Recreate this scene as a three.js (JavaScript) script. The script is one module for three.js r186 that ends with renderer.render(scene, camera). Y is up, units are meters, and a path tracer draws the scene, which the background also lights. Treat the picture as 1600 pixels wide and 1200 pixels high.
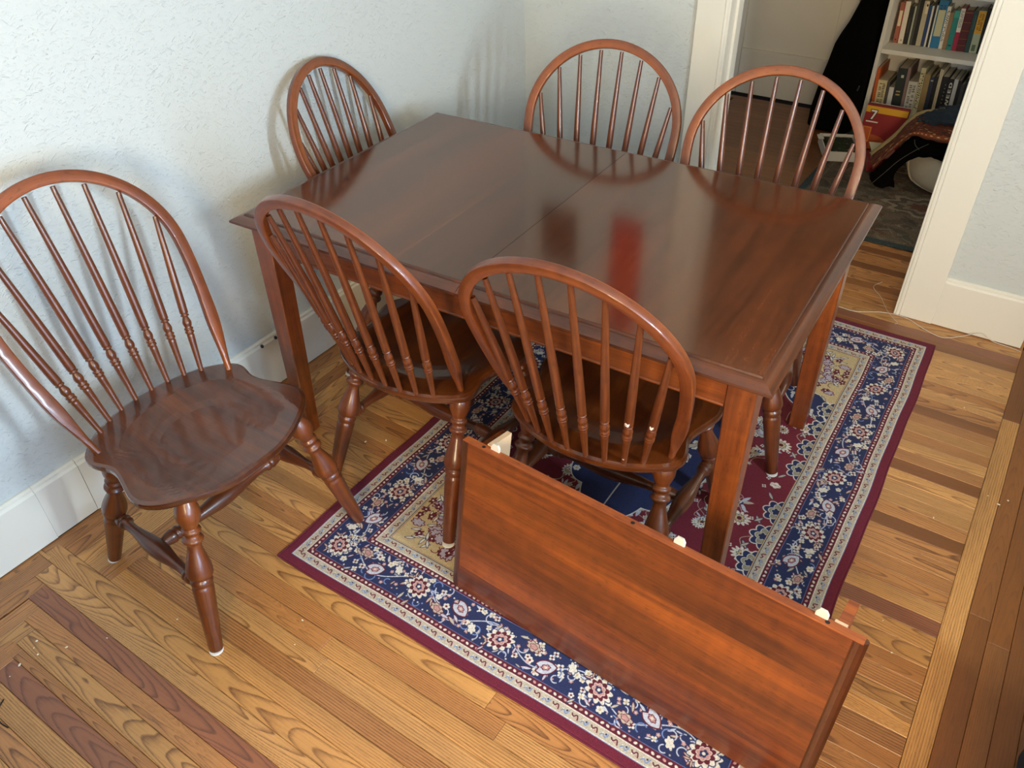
import * as THREE from 'three';
import { RectAreaLightUniformsLib } from 'three/addons/lights/RectAreaLightUniformsLib.js';
import { RoundedBoxGeometry } from 'three/addons/geometries/RoundedBoxGeometry.js';
import { mergeGeometries, toCreasedNormals } from 'three/addons/utils/BufferGeometryUtils.js';

// ---------------------------------------------------------------- camera, light, exposure
const scene = new THREE.Scene();
const camera = new THREE.PerspectiveCamera(2 * Math.atan(600 / 1254.1) * 180 / Math.PI, 4 / 3, 0.05, 60);
camera.position.set(1.8962, 1.6826, 2.8927);
camera.rotation.set(-0.665, 0.6069, -0.0237, 'YXZ');
const renderer = new THREE.WebGLRenderer({ antialias: true });
renderer.toneMapping = THREE.LinearToneMapping;
renderer.toneMappingExposure = 1.72;
renderer.shadowMap.enabled = true;
RectAreaLightUniformsLib.init();
scene.background = new THREE.Color(0.5, 0.62, 0.8);
const ROOM = { x0: -0.018, x1: 3.1, z0: -0.018, z1: 4.4, h: 2.5 };
const FAR = { z: -2.06, x0: -0.3, x1: 3.1 };
// daylight openings: centre, width, height, the way it faces, colour (linear), radiance
const WINDOWS = [
  { n: 1, at: [2.4, 1.6, 4.4], w: 0.9, h: 1.1, turn: Math.PI, color: [1, 0.75, 0.45], power: 21 },
  { n: 2, at: [3.1, 0.95, 2.98], w: 1.1, h: 1.1, turn: -Math.PI / 2, color: [0.34, 0.61, 1], power: 8 },
  { n: 3, at: [3.1, 1.42, 2.15], w: 0.2, h: 0.8, turn: -Math.PI / 2, color: [0.66, 0.83, 1], power: 95, frame: 0.025 },
  { n: 4, at: [3.1, 0.95, -1.1], w: 1.0, h: 1.0, turn: -Math.PI / 2, color: [1, 0.92, 0.76], power: 1.35 },
];

// ---------------------------------------------------------------- helpers
const names = {};
function numbered(n) { const k = names[n] = (names[n] ?? -1) + 1; return k ? n + '_' + String(k).padStart(3, '0') : n; }
function rng(seed) { let s = seed >>> 0; return () => { s = (s + 0x6D2B79F5) >>> 0; let t = Math.imul(s ^ (s >>> 15), 1 | s); t = (t + Math.imul(t ^ (t >>> 7), 61 | t)) ^ t; return ((t ^ (t >>> 14)) >>> 0) / 4294967296; }; }
const lerp = (a, b, t) => a + (b - a) * t, clamp = (x, a = 0, b = 1) => Math.min(b, Math.max(a, x));
const smooth = (a, b, x) => { const t = clamp((x - a) / (b - a)); return t * t * (3 - 2 * t); };
function hash(i, j, s) { let h = Math.imul(i, 374761393) ^ Math.imul(j, 668265263) ^ Math.imul(s, 1442695041); h = Math.imul(h ^ (h >>> 13), 1274126177); return ((h ^ (h >>> 16)) >>> 0) / 4294967296; }
function noise(x, y, px, py, s) {        // value noise that repeats after px, py cells
  const xi = Math.floor(x), yi = Math.floor(y); let fx = x - xi, fy = y - yi; fx = fx * fx * (3 - 2 * fx); fy = fy * fy * (3 - 2 * fy);
  const a = ((xi % px) + px) % px, b = (a + 1) % px, c = ((yi % py) + py) % py, d = (c + 1) % py;
  return lerp(lerp(hash(a, c, s), hash(b, c, s), fx), lerp(hash(a, d, s), hash(b, d, s), fx), fy);
}
function dataTex(w, h, fn, srgb = true) {
  const d = new Uint8Array(w * h * 4);
  for (let y = 0; y < h; y++) for (let x = 0; x < w; x++) { const c = fn(x, y), k = (y * w + x) * 4; d[k] = clamp(c[0], 0, 255); d[k + 1] = clamp(c[1], 0, 255); d[k + 2] = clamp(c[2], 0, 255); d[k + 3] = 255; }
  const t = new THREE.DataTexture(d, w, h); t.wrapS = t.wrapT = THREE.RepeatWrapping; t.magFilter = THREE.LinearFilter; t.minFilter = THREE.LinearMipmapLinearFilter; t.generateMipmaps = true;
  if (srgb) t.colorSpace = THREE.SRGBColorSpace; t.needsUpdate = true; return t;
}
function canvasTex(w, h, draw, srgb = true) {
  const c = document.createElement('canvas'); c.width = w; c.height = h; draw(c.getContext('2d'), w, h);
  const t = new THREE.CanvasTexture(c); if (srgb) t.colorSpace = THREE.SRGBColorSpace; t.wrapS = t.wrapT = THREE.RepeatWrapping; return t;
}
const std = (o) => new THREE.MeshStandardMaterial(o), phys = (o) => new THREE.MeshPhysicalMaterial(o);
function mesh(name, geo, mat, parent, pos) {
  const m = new THREE.Mesh(geo, mat); m.name = parent ? name : numbered(name); m.castShadow = m.receiveShadow = true;
  if (parent) { const n = parent.userData._n ??= {}; const k = n[name] = (n[name] ?? -1) + 1; if (k) m.name = name + '_' + String(k).padStart(3, '0'); }
  if (pos) m.position.set(...pos); (parent || scene).add(m); return m;
}
function thing(name, label, category, pos = [0, 0, 0], turn = 0, group) {
  const o = new THREE.Group(); o.name = numbered(name); o.position.set(...pos); o.rotation.y = turn; scene.add(o);
  o.userData = { label, category }; if (group) o.userData.group = group; return o;
}
function struct(name) { const o = new THREE.Group(); o.name = name; o.userData = { kind: 'structure' }; scene.add(o); return o; }
const at = (g, x, y, z) => g.translate(x, y, z);
function boxUV(geo, alongAxis = 1, s = 1, off = 0) {  // uv in metres by the face's direction, v along the grain axis
  const g = geo.index ? geo.toNonIndexed() : geo; g.computeVertexNormals(); const p = g.attributes.position, uv = new Float32Array(p.count * 2);
  for (let i = 0; i < p.count; i += 3) {
    const a = new THREE.Vector3().fromBufferAttribute(p, i), b = new THREE.Vector3().fromBufferAttribute(p, i + 1), c = new THREE.Vector3().fromBufferAttribute(p, i + 2);
    const n = b.clone().sub(a).cross(c.clone().sub(a)); const ab = [Math.abs(n.x), Math.abs(n.y), Math.abs(n.z)]; ab[alongAxis] = -1;
    const skip = ab.indexOf(Math.max(...ab)), cross = [0, 1, 2].find((q) => q !== alongAxis && q !== skip);
    for (let k = 0; k < 3; k++) { const v = [p.getX(i + k), p.getY(i + k), p.getZ(i + k)]; uv[(i + k) * 2] = (v[cross] + off) * s; uv[(i + k) * 2 + 1] = (v[alongAxis] + off * 1.7) * s; }
  }
  g.setAttribute('uv', new THREE.BufferAttribute(uv, 2)); return g;
}
const box = (w, h, d, r = 0.002) => new RoundedBoxGeometry(w, h, d, 2, Math.min(r, w / 2.01, h / 2.01, d / 2.01));
const sbox = (x0, x1, y0, y1, z0, z1) => new THREE.BoxGeometry(x1 - x0, y1 - y0, z1 - z0).translate((x0 + x1) / 2, (y0 + y1) / 2, (z0 + z1) / 2);
function gridGeo(nu, nv, fn, uvs = [1, 1]) {
  const p = [], uv = [], ix = [];
  for (let j = 0; j <= nv; j++) for (let i = 0; i <= nu; i++) { p.push(...fn(i / nu, j / nv)); uv.push(i / nu * uvs[0], j / nv * uvs[1]); }
  for (let j = 0; j < nv; j++) for (let i = 0; i < nu; i++) { const a = j * (nu + 1) + i, b = a + 1, c = a + nu + 1, d = c + 1; ix.push(a, b, d, a, d, c); }
  const g = new THREE.BufferGeometry(); g.setAttribute('position', new THREE.Float32BufferAttribute(p, 3)); g.setAttribute('uv', new THREE.Float32BufferAttribute(uv, 2)); g.setIndex(ix); g.computeVertexNormals(); return g;
}
// a strip swept along a path: ring(i) gives the cross-section points of station i
function sweep(stations, caps = true) {
  const n = stations[0].length, p = [], uv = [], ix = []; let run = 0;
  stations.forEach((r, i) => {
    if (i) run += r[0].distanceTo(stations[i - 1][0]);
    let around = 0;
    for (let k = 0; k <= n; k++) { const q = r[k % n]; if (k) around += q.distanceTo(r[(k - 1) % n]); p.push(q.x, q.y, q.z); uv.push(around, run); }
  });
  for (let i = 0; i < stations.length - 1; i++) for (let k = 0; k < n; k++) { const a = i * (n + 1) + k, b = a + 1, c = a + n + 1, d = c + 1; ix.push(a, b, d, a, d, c); }
  if (caps) for (const [i, flip] of [[0, 1], [stations.length - 1, 0]]) {
    const c = stations[i].reduce((s, q) => s.add(q), new THREE.Vector3()).divideScalar(n), base = p.length / 3; p.push(c.x, c.y, c.z); uv.push(0, 0);
    stations[i].forEach((q) => { p.push(q.x, q.y, q.z); uv.push(q.x - c.x, q.z - c.z); });
    for (let k = 0; k < n; k++) { const a = base + 1 + k, b = base + 1 + (k + 1) % n; flip ? ix.push(base, b, a) : ix.push(base, a, b); }
  }
  const g = new THREE.BufferGeometry(); g.setAttribute('position', new THREE.Float32BufferAttribute(p, 3)); g.setAttribute('uv', new THREE.Float32BufferAttribute(uv, 2)); g.setIndex(ix);
  return toCreasedNormals(g, 0.7);
}
function lathe(profile, seg = 20, vLen = 1) {           // profile: [radius, height]; uv in metres
  const g = new THREE.LatheGeometry(profile.map(([r, y]) => new THREE.Vector2(r, y)), seg), uv = g.attributes.uv, p = g.attributes.position;
  for (let i = 0; i < uv.count; i++) uv.setXY(i, uv.getX(i) * 0.12, p.getY(i) * vLen);
  return g;
}
function between(m, a, b) { const A = new THREE.Vector3(...a), B = new THREE.Vector3(...b); m.position.copy(A); m.quaternion.setFromUnitVectors(new THREE.Vector3(0, 1, 0), B.clone().sub(A).normalize()); return A.distanceTo(B); }

// ---------------------------------------------------------------- surface materials
// stained cherry: 0.5 m across the grain, 1 m along it
function cherry(seed, lo, hi, streak = 1) {
  return dataTex(1024, 1024, (x, y) => {
    const u = x / 1024, v = y / 1024;
    const warp = noise(u * 5, v * 3, 5, 3, seed + 9) * 0.5;
    const a = noise(u * 9 + warp * 2, v * 3, 9, 3, seed), b = noise(u * 46 + warp * 6, v * 5, 46, 5, seed + 1), c = noise(u * 150, v * 12, 150, 12, seed + 2);
    const d = noise(u * 300, v * 70, 300, 70, seed + 3), curl = noise(u * 14, v * 60, 14, 60, seed + 4);
    const t = clamp(0.46 * a + 0.28 * b * streak + 0.16 * c * streak + 0.12 * curl - 0.05), pore = d > 0.83 ? 0.86 : 1;
    return [0, 1, 2].map((k) => lerp(lo[k], hi[k], t) * pore * (0.97 + 0.06 * hash(x, y, seed + 5)));
  });
}
const texCherry = cherry(11, [70, 28, 11], [184, 96, 30]);
texCherry.repeat.set(2, 1);
const texTop = cherry(37, [74, 34, 15], [156, 82, 42]);
texTop.repeat.set(2, 1);
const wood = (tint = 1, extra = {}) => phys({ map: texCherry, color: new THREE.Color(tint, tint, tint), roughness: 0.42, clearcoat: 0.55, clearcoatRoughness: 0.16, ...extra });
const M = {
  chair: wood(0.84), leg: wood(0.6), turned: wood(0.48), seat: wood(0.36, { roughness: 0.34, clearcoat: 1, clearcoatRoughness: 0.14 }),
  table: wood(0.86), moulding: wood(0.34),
  raw: std({ color: 0xd8b48c, roughness: 0.75 }), rawStain: std({ map: texCherry, color: new THREE.Color(1.6, 1.65, 1.9), roughness: 0.7 }),
  plastic: std({ color: 0xcfc6b4, roughness: 0.4 }), hole: std({ color: 0x1a0d08, roughness: 0.9 }), pad: std({ color: 0xe4e2dc, roughness: 0.9 }),
};
// plaster: trowelled ridges
const texPlaster = canvasTex(1024, 1024, (g, W, H) => {
  g.fillStyle = '#808080'; g.fillRect(0, 0, W, H); const r = rng(5);
  for (let i = 0; i < 12000; i++) {
    const x = r() * W, y = r() * H, a = -0.9 + r() * 1.6, l = 2 + r() * r() * 30, v = r() < 0.6 ? 150 + r() * 60 : 70 + r() * 50;
    g.strokeStyle = `rgba(${v | 0},${v | 0},${v | 0},${0.2 + r() * 0.4})`; g.lineWidth = 0.8 + r() * 2.8;
    for (const [ox, oy] of [[0, 0], [W, 0], [-W, 0], [0, H], [0, -H]]) { g.beginPath(); g.moveTo(x + ox, y + oy); g.quadraticCurveTo(x + ox + Math.cos(a) * l * 0.5 + r() * 4, y + oy + Math.sin(a) * l * 0.5 - r() * 6, x + ox + Math.cos(a) * l, y + oy + Math.sin(a) * l); g.stroke(); }
  }
}, false);
texPlaster.repeat.set(1.35, 1.35);
M.wall = std({ color: 0xc4c9c6, roughness: 0.78, bumpMap: texPlaster, bumpScale: 0.007 });
const texPaint = dataTex(256, 256, (x, y) => { const n = noise(x / 8, y / 32, 32, 8, 3) * 60 + noise(x / 3, y / 5, 85, 51, 4) * 30 + 90; return [n, n, n]; }, false);
M.trim = std({ color: 0xe2ded0, roughness: 0.45, bumpMap: texPaint, bumpScale: 0.0005 });
M.ceiling = std({ color: 0xe6e4dc, roughness: 0.9 });
M.farDoor = std({ color: 0xded6c4, roughness: 0.5, bumpMap: texPaint, bumpScale: 0.0004 });

// oak strips: 32 boards one above the other in one texture, 1.6 m long and 0.05 m wide each
const OAK_L = 1.6, OAK_W = 0.05, OAK_N = 32;
const texOak = (() => {
  const W = 2048, H = 2048, RH = H / OAK_N;
  const rows = []; const r = rng(77);
  for (let k = 0; k < OAK_N; k++) {
    const kind = k < 13 ? 'light' : k < 22 ? 'mid' : k < 27 ? 'dark' : 'plain', j = r() * 14 - 7;
    const base = { light: [197, 144, 82], mid: [178, 121, 65], dark: [142, 86, 54], plain: [126, 74, 28] }[kind].map((c) => c + j);
    const grain = { light: [112, 70, 34], mid: [102, 60, 29], dark: [92, 52, 34], plain: [84, 46, 20] }[kind];
    rows.push({ base, grain, x0: 0.2 + r() * 0.6, curve: k % 3 === 0 ? 0.4 : 3 + r() * 7, slope: (r() < 0.5 ? -1 : 1) * (5 + r() * 7), freq: 1, seed: 100 + k * 7, amt: kind === 'plain' ? 0.35 : 0.75 + r() * 0.4, wob: 1.0 + r() * 1.6, straight: k % 3 === 0, lines: 7 + r() * 6 });
  }
  return dataTex(W, H, (x, y) => {
    const k = Math.min(OAK_N - 1, y / RH | 0), q = rows[k], u = (y - k * RH) / RH, v = x / W * OAK_L;
    const w1 = noise(v * 2.3, u * 1.2, 999, 99, q.seed) - 0.5, w2 = noise(v * 14, u * 3, 999, 99, q.seed + 1) - 0.5;
    let f;
    if (q.straight) f = u * q.lines + w1 * 1.6 + w2 * 0.5 + v * 0.6;
    else { const dx = u - q.x0 + w1 * 0.7; f = dx * dx * (4 + q.curve * 1.6) + v * q.slope * 1.25 + w1 * q.wob * 2 + w2 * 0.9; }
    const s = f - Math.floor(f), ring = Math.pow(s, q.straight ? 2.2 : 4.5) * (s < 0.9 ? 1 : (1 - s) / 0.1) * (q.straight ? 1 : 1.25);
    const fine = noise(v * 24, u * 34, 999, 99, q.seed + 2), pore = noise(v * 110, u * 60, 9999, 99, q.seed + 3) > 0.74 ? 1 : 0;
    const t = clamp(ring * q.amt + (fine - 0.5) * 0.34 + pore * (0.08 + 0.3 * ring * q.amt));
    const tone = 1 + (noise(v * 1.6, u * 0.8, 99, 9, q.seed + 4) - 0.5) * 0.16 + (hash(x, y, 8) - 0.5) * 0.05;
    return [0, 1, 2].map((c) => lerp(q.base[c], q.grain[c], t) * tone);
  });
})();
M.oak = phys({ map: texOak, roughness: 0.42, clearcoat: 0.3, clearcoatRoughness: 0.28 });
M.subfloor = std({ color: 0x2a1a0c, roughness: 0.9 });

// ---------------------------------------------------------------- room shell
const T = 0.11;                                          // wall thickness
const OPEN = { x0: 0.836, x1: 1.648, y: 2.04 };           // doorway
const wallUV = (g) => boxUV(g, 1, 1);
function wallWithHole(name, axis, face, out, a0, a1, holes, mat = M.wall) {  // wall whose room face lies at axis = face; thickness towards out
  const o = struct(name), lo = Math.min(face, face + out * T), hi = Math.max(face, face + out * T), gs = [];
  const put = (p0, p1, y0, y1) => { if (p1 - p0 > 1e-4 && y1 - y0 > 1e-4) gs.push(axis === 'x' ? sbox(lo, hi, y0, y1, p0, p1) : sbox(p0, p1, y0, y1, lo, hi)); };
  let p = a0; for (const h of holes) { put(p, h[0], 0, ROOM.h); put(h[0], h[1], 0, h[2]); put(h[0], h[1], h[3], ROOM.h); p = h[1]; }
  put(p, a1, 0, ROOM.h);
  const m = mesh('wall_face', wallUV(mergeGeometries(gs.map((g) => g.toNonIndexed()))), mat, o); return o;
}
const hole = (w) => { const c = Math.abs(w.turn - Math.PI) < 0.1 ? w.at[0] : w.at[2]; return [c - w.w / 2, c + w.w / 2, w.at[1] - w.h / 2, w.at[1] + w.h / 2]; };
wallWithHole('wall_left', 'x', ROOM.x0, -1, ROOM.z0, ROOM.z1 + T, []);
wallWithHole('wall_back', 'z', ROOM.z0, -1, ROOM.x0 - T, 2.07, [[OPEN.x0, OPEN.x1, 0, OPEN.y]]);
wallWithHole('wall_right', 'x', ROOM.x1, 1, FAR.z, ROOM.z1 + T, [hole(WINDOWS[3]), hole(WINDOWS[2]), hole(WINDOWS[1])]);
wallWithHole('wall_front', 'z', ROOM.z1, 1, ROOM.x0 - T, ROOM.x1 + T, [hole(WINDOWS[0])]);
M.farWall = std({ color: 0xc9c3b4, roughness: 0.8, bumpMap: texPlaster, bumpScale: 0.0008 });
wallWithHole('wall_far', 'z', FAR.z, -1, FAR.x0 - T, FAR.x1 + T, [[0.09, 0.82, 0, 2.03]], M.farWall);
wallWithHole('wall_far_left', 'x', FAR.x0, -1, FAR.z, ROOM.z0 - T, [], M.farWall);
{ const c = struct('ceiling'); mesh('ceiling_board', sbox(FAR.x0 - T, ROOM.x1 + T, ROOM.h, ROOM.h + 0.1, FAR.z - T, ROOM.z1 + T), M.ceiling, c); }
for (const w of WINDOWS) {
  const o = struct('window_' + w.n); o.position.set(...w.at); o.rotation.y = w.turn;    // local +z faces into the room
  const f = w.frame ?? 0.045, d = 0.07, W = w.w, H = w.h;
  for (const [x, y, a, b] of [[0, H / 2 - f / 2, W, f], [0, -H / 2 + f / 2, W, f], [-W / 2 + f / 2, 0, f, H], [W / 2 - f / 2, 0, f, H]]) mesh('window_frame', at(box(a, b, d, 0.004), x, y, -0.04), M.trim, o);
  mesh('window_sill', at(box(W + 0.12, 0.03, 0.12, 0.006), 0, -H / 2 - 0.015, 0.03), M.trim, o);
  const c = new THREE.Color(...w.color);
  mesh('window_blind', new THREE.BoxGeometry(W - 2 * f, H - 2 * f, 0.004).translate(0, 0, -0.05), std({ color: 0xf2efe6, roughness: 0.9, emissive: c, emissiveIntensity: 0.8 }), o);
  const L = new THREE.RectAreaLight(c, w.power, W - 2 * f, H - 2 * f); L.position.set(0, 0, -0.03); L.rotation.y = Math.PI; o.add(L);
}
// trim: skirting boards, doorway casing and jambs
const skirt = (len) => { const s = new THREE.Shape([[0, 0], [0.018, 0], [0.018, 0.17], [0.012, 0.176], [0.012, 0.183], [0.006, 0.187], [0, 0.187]].map((p) => new THREE.Vector2(...p))); return new THREE.ExtrudeGeometry(s, { depth: len, bevelEnabled: false }); };
{
  const o = struct('baseboard_left'); let z = 0;
  for (const [z0, z1, dx] of [[0, 2.2535, 0], [2.2545, 2.3775, -0.0015], [2.3785, 4.4, 0.0005]]) { mesh('board', boxUV(at(skirt(z1 - z0), ROOM.x0 + dx, 0.003, z0), 2), M.trim, o); }
  for (const zz of [1.531, 1.59]) { const pg = new THREE.SphereGeometry(0.0065, 12, 8).scale(1, 1, 0.8); mesh('peg', at(pg, 0.002, 0.177, zz), std({ color: 0x15120f, roughness: 0.4 }), o); }
}
{
  const o = struct('baseboard_back');
  const run = (x0, x1) => { const g = skirt(x1 - x0); g.rotateY(-Math.PI / 2); g.scale(-1, 1, 1); g.translate(x0, 0.003, ROOM.z0); const ix = g.index; const n = g.toNonIndexed ? g : g; const p = n.attributes.position.array; for (let i = 0; i < p.length; i += 9) for (let k = 0; k < 3; k++) { const t = p[i + 3 + k]; p[i + 3 + k] = p[i + 6 + k]; p[i + 6 + k] = t; } return boxUV(n, 0); };
  mesh('board', run(0, 0.722), M.trim, o); mesh('board', run(1.775, 2.07), M.trim, o);
}
{
  const o = struct('trim_1'), zf = 0.002, zb = ROOM.z0 - T;                       // casing of the doorway
  mesh('casing', boxUV(at(box(0.104, 2.13, 0.02, 0.003), 0.774, 1.065, zf - 0.01), 1), M.trim, o);
  mesh('bead', boxUV(at(box(0.012, 2.06, 0.026, 0.005), 0.831, 1.03, zf - 0.011), 1), M.trim, o);
  mesh('casing', boxUV(at(box(0.112, 2.13, 0.02, 0.003), 1.719, 1.065, zf - 0.01), 1), M.trim, o);
  mesh('bead', boxUV(at(box(0.014, 2.06, 0.028, 0.005), 1.656, 1.03, zf - 0.011), 1), M.trim, o);
  mesh('casing', boxUV(at(box(1.06, 0.12, 0.022, 0.003), 1.242, 2.12, zf - 0.01), 0), M.trim, o);
  mesh('jamb', boxUV(at(box(0.018, 2.04, T + 0.02, 0.003), 0.838, 1.02, (zf + zb) / 2), 1), M.trim, o);
  mesh('stop', boxUV(at(box(0.012, 2.03, 0.045, 0.003), 0.85, 1.015, -0.075), 1), M.trim, o);
  mesh('jamb', boxUV(at(box(0.018, 2.04, T + 0.02, 0.003), 1.651, 1.02, (zf + zb) / 2), 1), M.trim, o);
  mesh('jamb', boxUV(at(box(0.83, 0.02, T + 0.02, 0.003), 1.244, 2.04, (zf + zb) / 2), 0), M.trim, o);
  mesh('casing', boxUV(at(box(0.1, 2.13, 0.02, 0.003), 0.78, 1.065, zb - 0.01), 1), M.trim, o);
  mesh('casing', boxUV(at(box(0.1, 2.13, 0.02, 0.003), 1.705, 1.065, zb - 0.01), 1), M.trim, o);
}
{
  const o = struct('door_1'), z = FAR.z - 0.02;                                 // closed panelled door in the far wall
  mesh('stile', boxUV(at(box(0.105, 2.02, 0.036, 0.003), 0.145, 1.015, z), 1), M.farDoor, o);
  mesh('stile', boxUV(at(box(0.095, 2.02, 0.036, 0.003), 0.77, 1.015, z), 1), M.farDoor, o);
  mesh('rail', boxUV(at(box(0.52, 0.26, 0.036, 0.003), 0.46, 0.135, z), 0), M.farDoor, o);
  mesh('rail', boxUV(at(box(0.52, 0.14, 0.036, 0.003), 0.46, 1.95, z), 0), M.farDoor, o);
  mesh('door_panel', boxUV(at(box(0.53, 1.64, 0.014, 0.002), 0.46, 1.07, z - 0.009), 1), M.farDoor, o);
  mesh('backing', sbox(0.09, 0.82, 0, 2.03, z - 0.09, z - 0.02), M.hole, o);
}

// ---------------------------------------------------------------- floor of oak strips
const floor = struct('floor');
mesh('subfloor', sbox(FAR.x0 - T, ROOM.x1 + T, -0.12, -0.011, FAR.z - T, ROOM.z1 + T), M.subfloor, floor);
function plankGeo(L, W, row, off, flip) {      // along x from 0 to L, across z from 0 to W, top at y = 0
  const c = 0.0009, e = 0.0004, h = 0.011, p = [], uv = [], ix = [];
  const ring = (x0, x1, z0, z1, y) => [[x0, y, z0], [x1, y, z0], [x1, y, z1], [x0, y, z1]];
  const lev = [ring(e + c, L - e - c, e + c, W - e - c, 0), ring(e, L - e, e, W - e, -c), ring(e, L - e, e, W - e, -h)];
  const U = (q) => { const a = (q[0] / OAK_L + off) % 1, b = (row + 0.06 + 0.88 * (flip ? 1 - q[2] / W : q[2] / W)) / OAK_N; return [(q[0] / OAK_L + off), b]; };
  const quad = (a, b, d, e2) => { const k = p.length / 3; for (const q of [a, b, d, e2]) { p.push(...q); uv.push(...U(q)); } ix.push(k, k + 1, k + 2, k, k + 2, k + 3); };
  const t = lev[0]; quad(t[0], t[3], t[2], t[1]);
  for (let l = 0; l < 2; l++) for (let k = 0; k < 4; k++) { const j = (k + 1) % 4; quad(lev[l][k], lev[l][j], lev[l + 1][j], lev[l + 1][k]); }
  const g = new THREE.BufferGeometry(); g.setAttribute('position', new THREE.Float32BufferAttribute(p, 3)); g.setAttribute('uv', new THREE.Float32BufferAttribute(uv, 2)); g.setIndex(ix); g.computeVertexNormals(); return g;
}
const rf = rng(4242), LIGHT = [0, 13], MID = [13, 22], DARK = [22, 27], PLAIN = [27, 32];
const pick = (k) => (k[0] + Math.floor(rf() * (k[1] - k[0])));
const anyTone = () => { const q = rf(); return q < 0.56 ? pick(LIGHT) : q < 0.9 ? pick(MID) : q < 0.94 ? pick(DARK) : pick(PLAIN); };
function plankX(x0, x1, z0, z1, row) { const L = x1 - x0; mesh('plank', plankGeo(L, z1 - z0, row ?? anyTone(), rf() * Math.max(0, 1 - L / OAK_L), rf() < 0.5), M.oak, floor, [x0, -rf() * 0.0003, z0]); }
function plankZ(x0, x1, z0, z1, row) { const L = z1 - z0, m = mesh('plank', plankGeo(L, x1 - x0, row ?? anyTone(), rf() * Math.max(0, 1 - L / OAK_L), rf() < 0.5), M.oak, floor, [x0, -rf() * 0.0003, z1]); m.rotation.y = Math.PI / 2; }
function runX(x0, x1, z0, z1, tone, minL = 0.55, maxL = 1.3) { let x = x0; while (x < x1 - 0.01) { let e = x + minL + rf() * (maxL - minL); if (x1 - e < 0.3) e = x1; if (e - x > OAK_L) e = x + OAK_L; plankX(x, e, z0, z1, tone?.()); x = e; } }
function runZ(x0, x1, z0, z1, tone, minL = 0.6, maxL = 1.4) { let z = z0; while (z < z1 - 0.01) { let e = z + minL + rf() * (maxL - minL); if (z1 - e < 0.3) e = z1; if (e - z > OAK_L) e = z + OAK_L; plankZ(x0, x1, z, e, tone?.()); z = e; } }
const P = 0.0495;
for (let k = 0; k < 49; k++) {                          // field, counted from the border at z = 2.39 towards the back wall
  const z1 = 2.39 - k * P, z0 = z1 - P, xl = 0.25;
  if (z1 > 2.06 || z1 < 0.17) runX(xl, 2.08, z0, z1, k === 0 ? () => pick(LIGHT) : undefined);
  else {
    const e = 0.62 + rf() * 0.5; plankX(xl, e, z0, z1);
    const right = { 20: pick(DARK), 21: pick(LIGHT), 38: pick(MID), 37: pick(PLAIN), 26: pick(PLAIN), 31: pick(PLAIN) }[k];
    plankX(1.42 + rf() * 0.35, 2.08, z0, z1, right ?? (rf() < 0.6 ? pick(LIGHT) : pick(MID)));
  }
}
const BORDER = [[2.39, 0.02, 'light'], [2.4405, 0.07, 'cath'], [2.4905, 0.12, 'dark'], [2.5395, 0.175, 'plainlight'], [2.583, 0.225, 'light'], [2.632, 0.255, 'mid'], [2.658, 0.262, 'dark'], [2.71, 0.3, 'light'], [2.76, 0.35, 'mid'], [2.81, 0.4, 'light'], [2.86, 0.45, 'mid'], [2.91, 0.5, 'light']];
for (let i = 0; i < BORDER.length - 1; i++) {
  const [z0, x0, kind] = BORDER[i], z1 = BORDER[i + 1][0], row = { light: () => pick(LIGHT), cath: () => 1, dark: () => pick(DARK), plainlight: () => 19, mid: () => pick(MID) }[kind];
  plankX(x0, x0 + 1.25 + rf() * 0.3, z0, z1, row()); runX(x0 + 1.6, 2.08, z0, z1, undefined, 0.3, 0.9);
  if (i && x0 > 0.03) plankZ(x0 - 0.05, x0, z0 - 0.0, Math.min(z0 + 0.75, 3.2), rf() < 0.6 ? pick(MID) : pick(LIGHT));
}
for (let i = 0; i < 5; i++) { const x0 = -0.004 + i * 0.0508; runZ(x0, x0 + 0.0508, 0, 2.39 + (i === 0 ? 0.05 : 0), () => (rf() < 0.6 ? pick(MID) : pick(LIGHT))); }
plankZ(-0.004, 0.02, 2.44, 3.3, 14);
plankZ(2.08, 2.13, 0, 0.44, 27); plankZ(2.08, 2.13, 0.44, 1.98, 3); plankZ(2.08, 2.13, 1.98, 2.6, 15);
plankZ(2.13, 2.18, 0, 1.28, 28); plankZ(2.13, 2.18, 1.28, 2.7, 29);
for (let i = 2; i < 9; i++) { const x0 = 2.08 + i * 0.05; const zj = 0.9 + rf() * 0.5; plankZ(x0, x0 + 0.05, 0, zj, pick(PLAIN)); plankZ(x0, x0 + 0.05, zj, zj + 1.5, pick(PLAIN)); }
for (let k = 1; k < 42; k++) {                          // beyond the doorway
  const z1 = -0.035 - (k - 1) * P, z0 = z1 - P; if (z0 < FAR.z) break;
  if (k < 11) { const m = 1.1 + rf() * 0.35; plankX(0.72, m, z0, z1, pick(MID)); plankX(m, 2.2, z0, z1, pick(k % 3 ? MID : PLAIN)); }
  else plankX(0.0 + rf() * 0.25, 1.25 + rf() * 0.2, z0, z1, pick(PLAIN));
}
{ const s = []; s.push(sbox(0.6, 1.7, -0.011, -0.0012, 0.1, 2.03)); mesh('plank_bed', mergeGeometries(s), M.subfloor, floor).userData.kind = 'structure'; }

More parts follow.
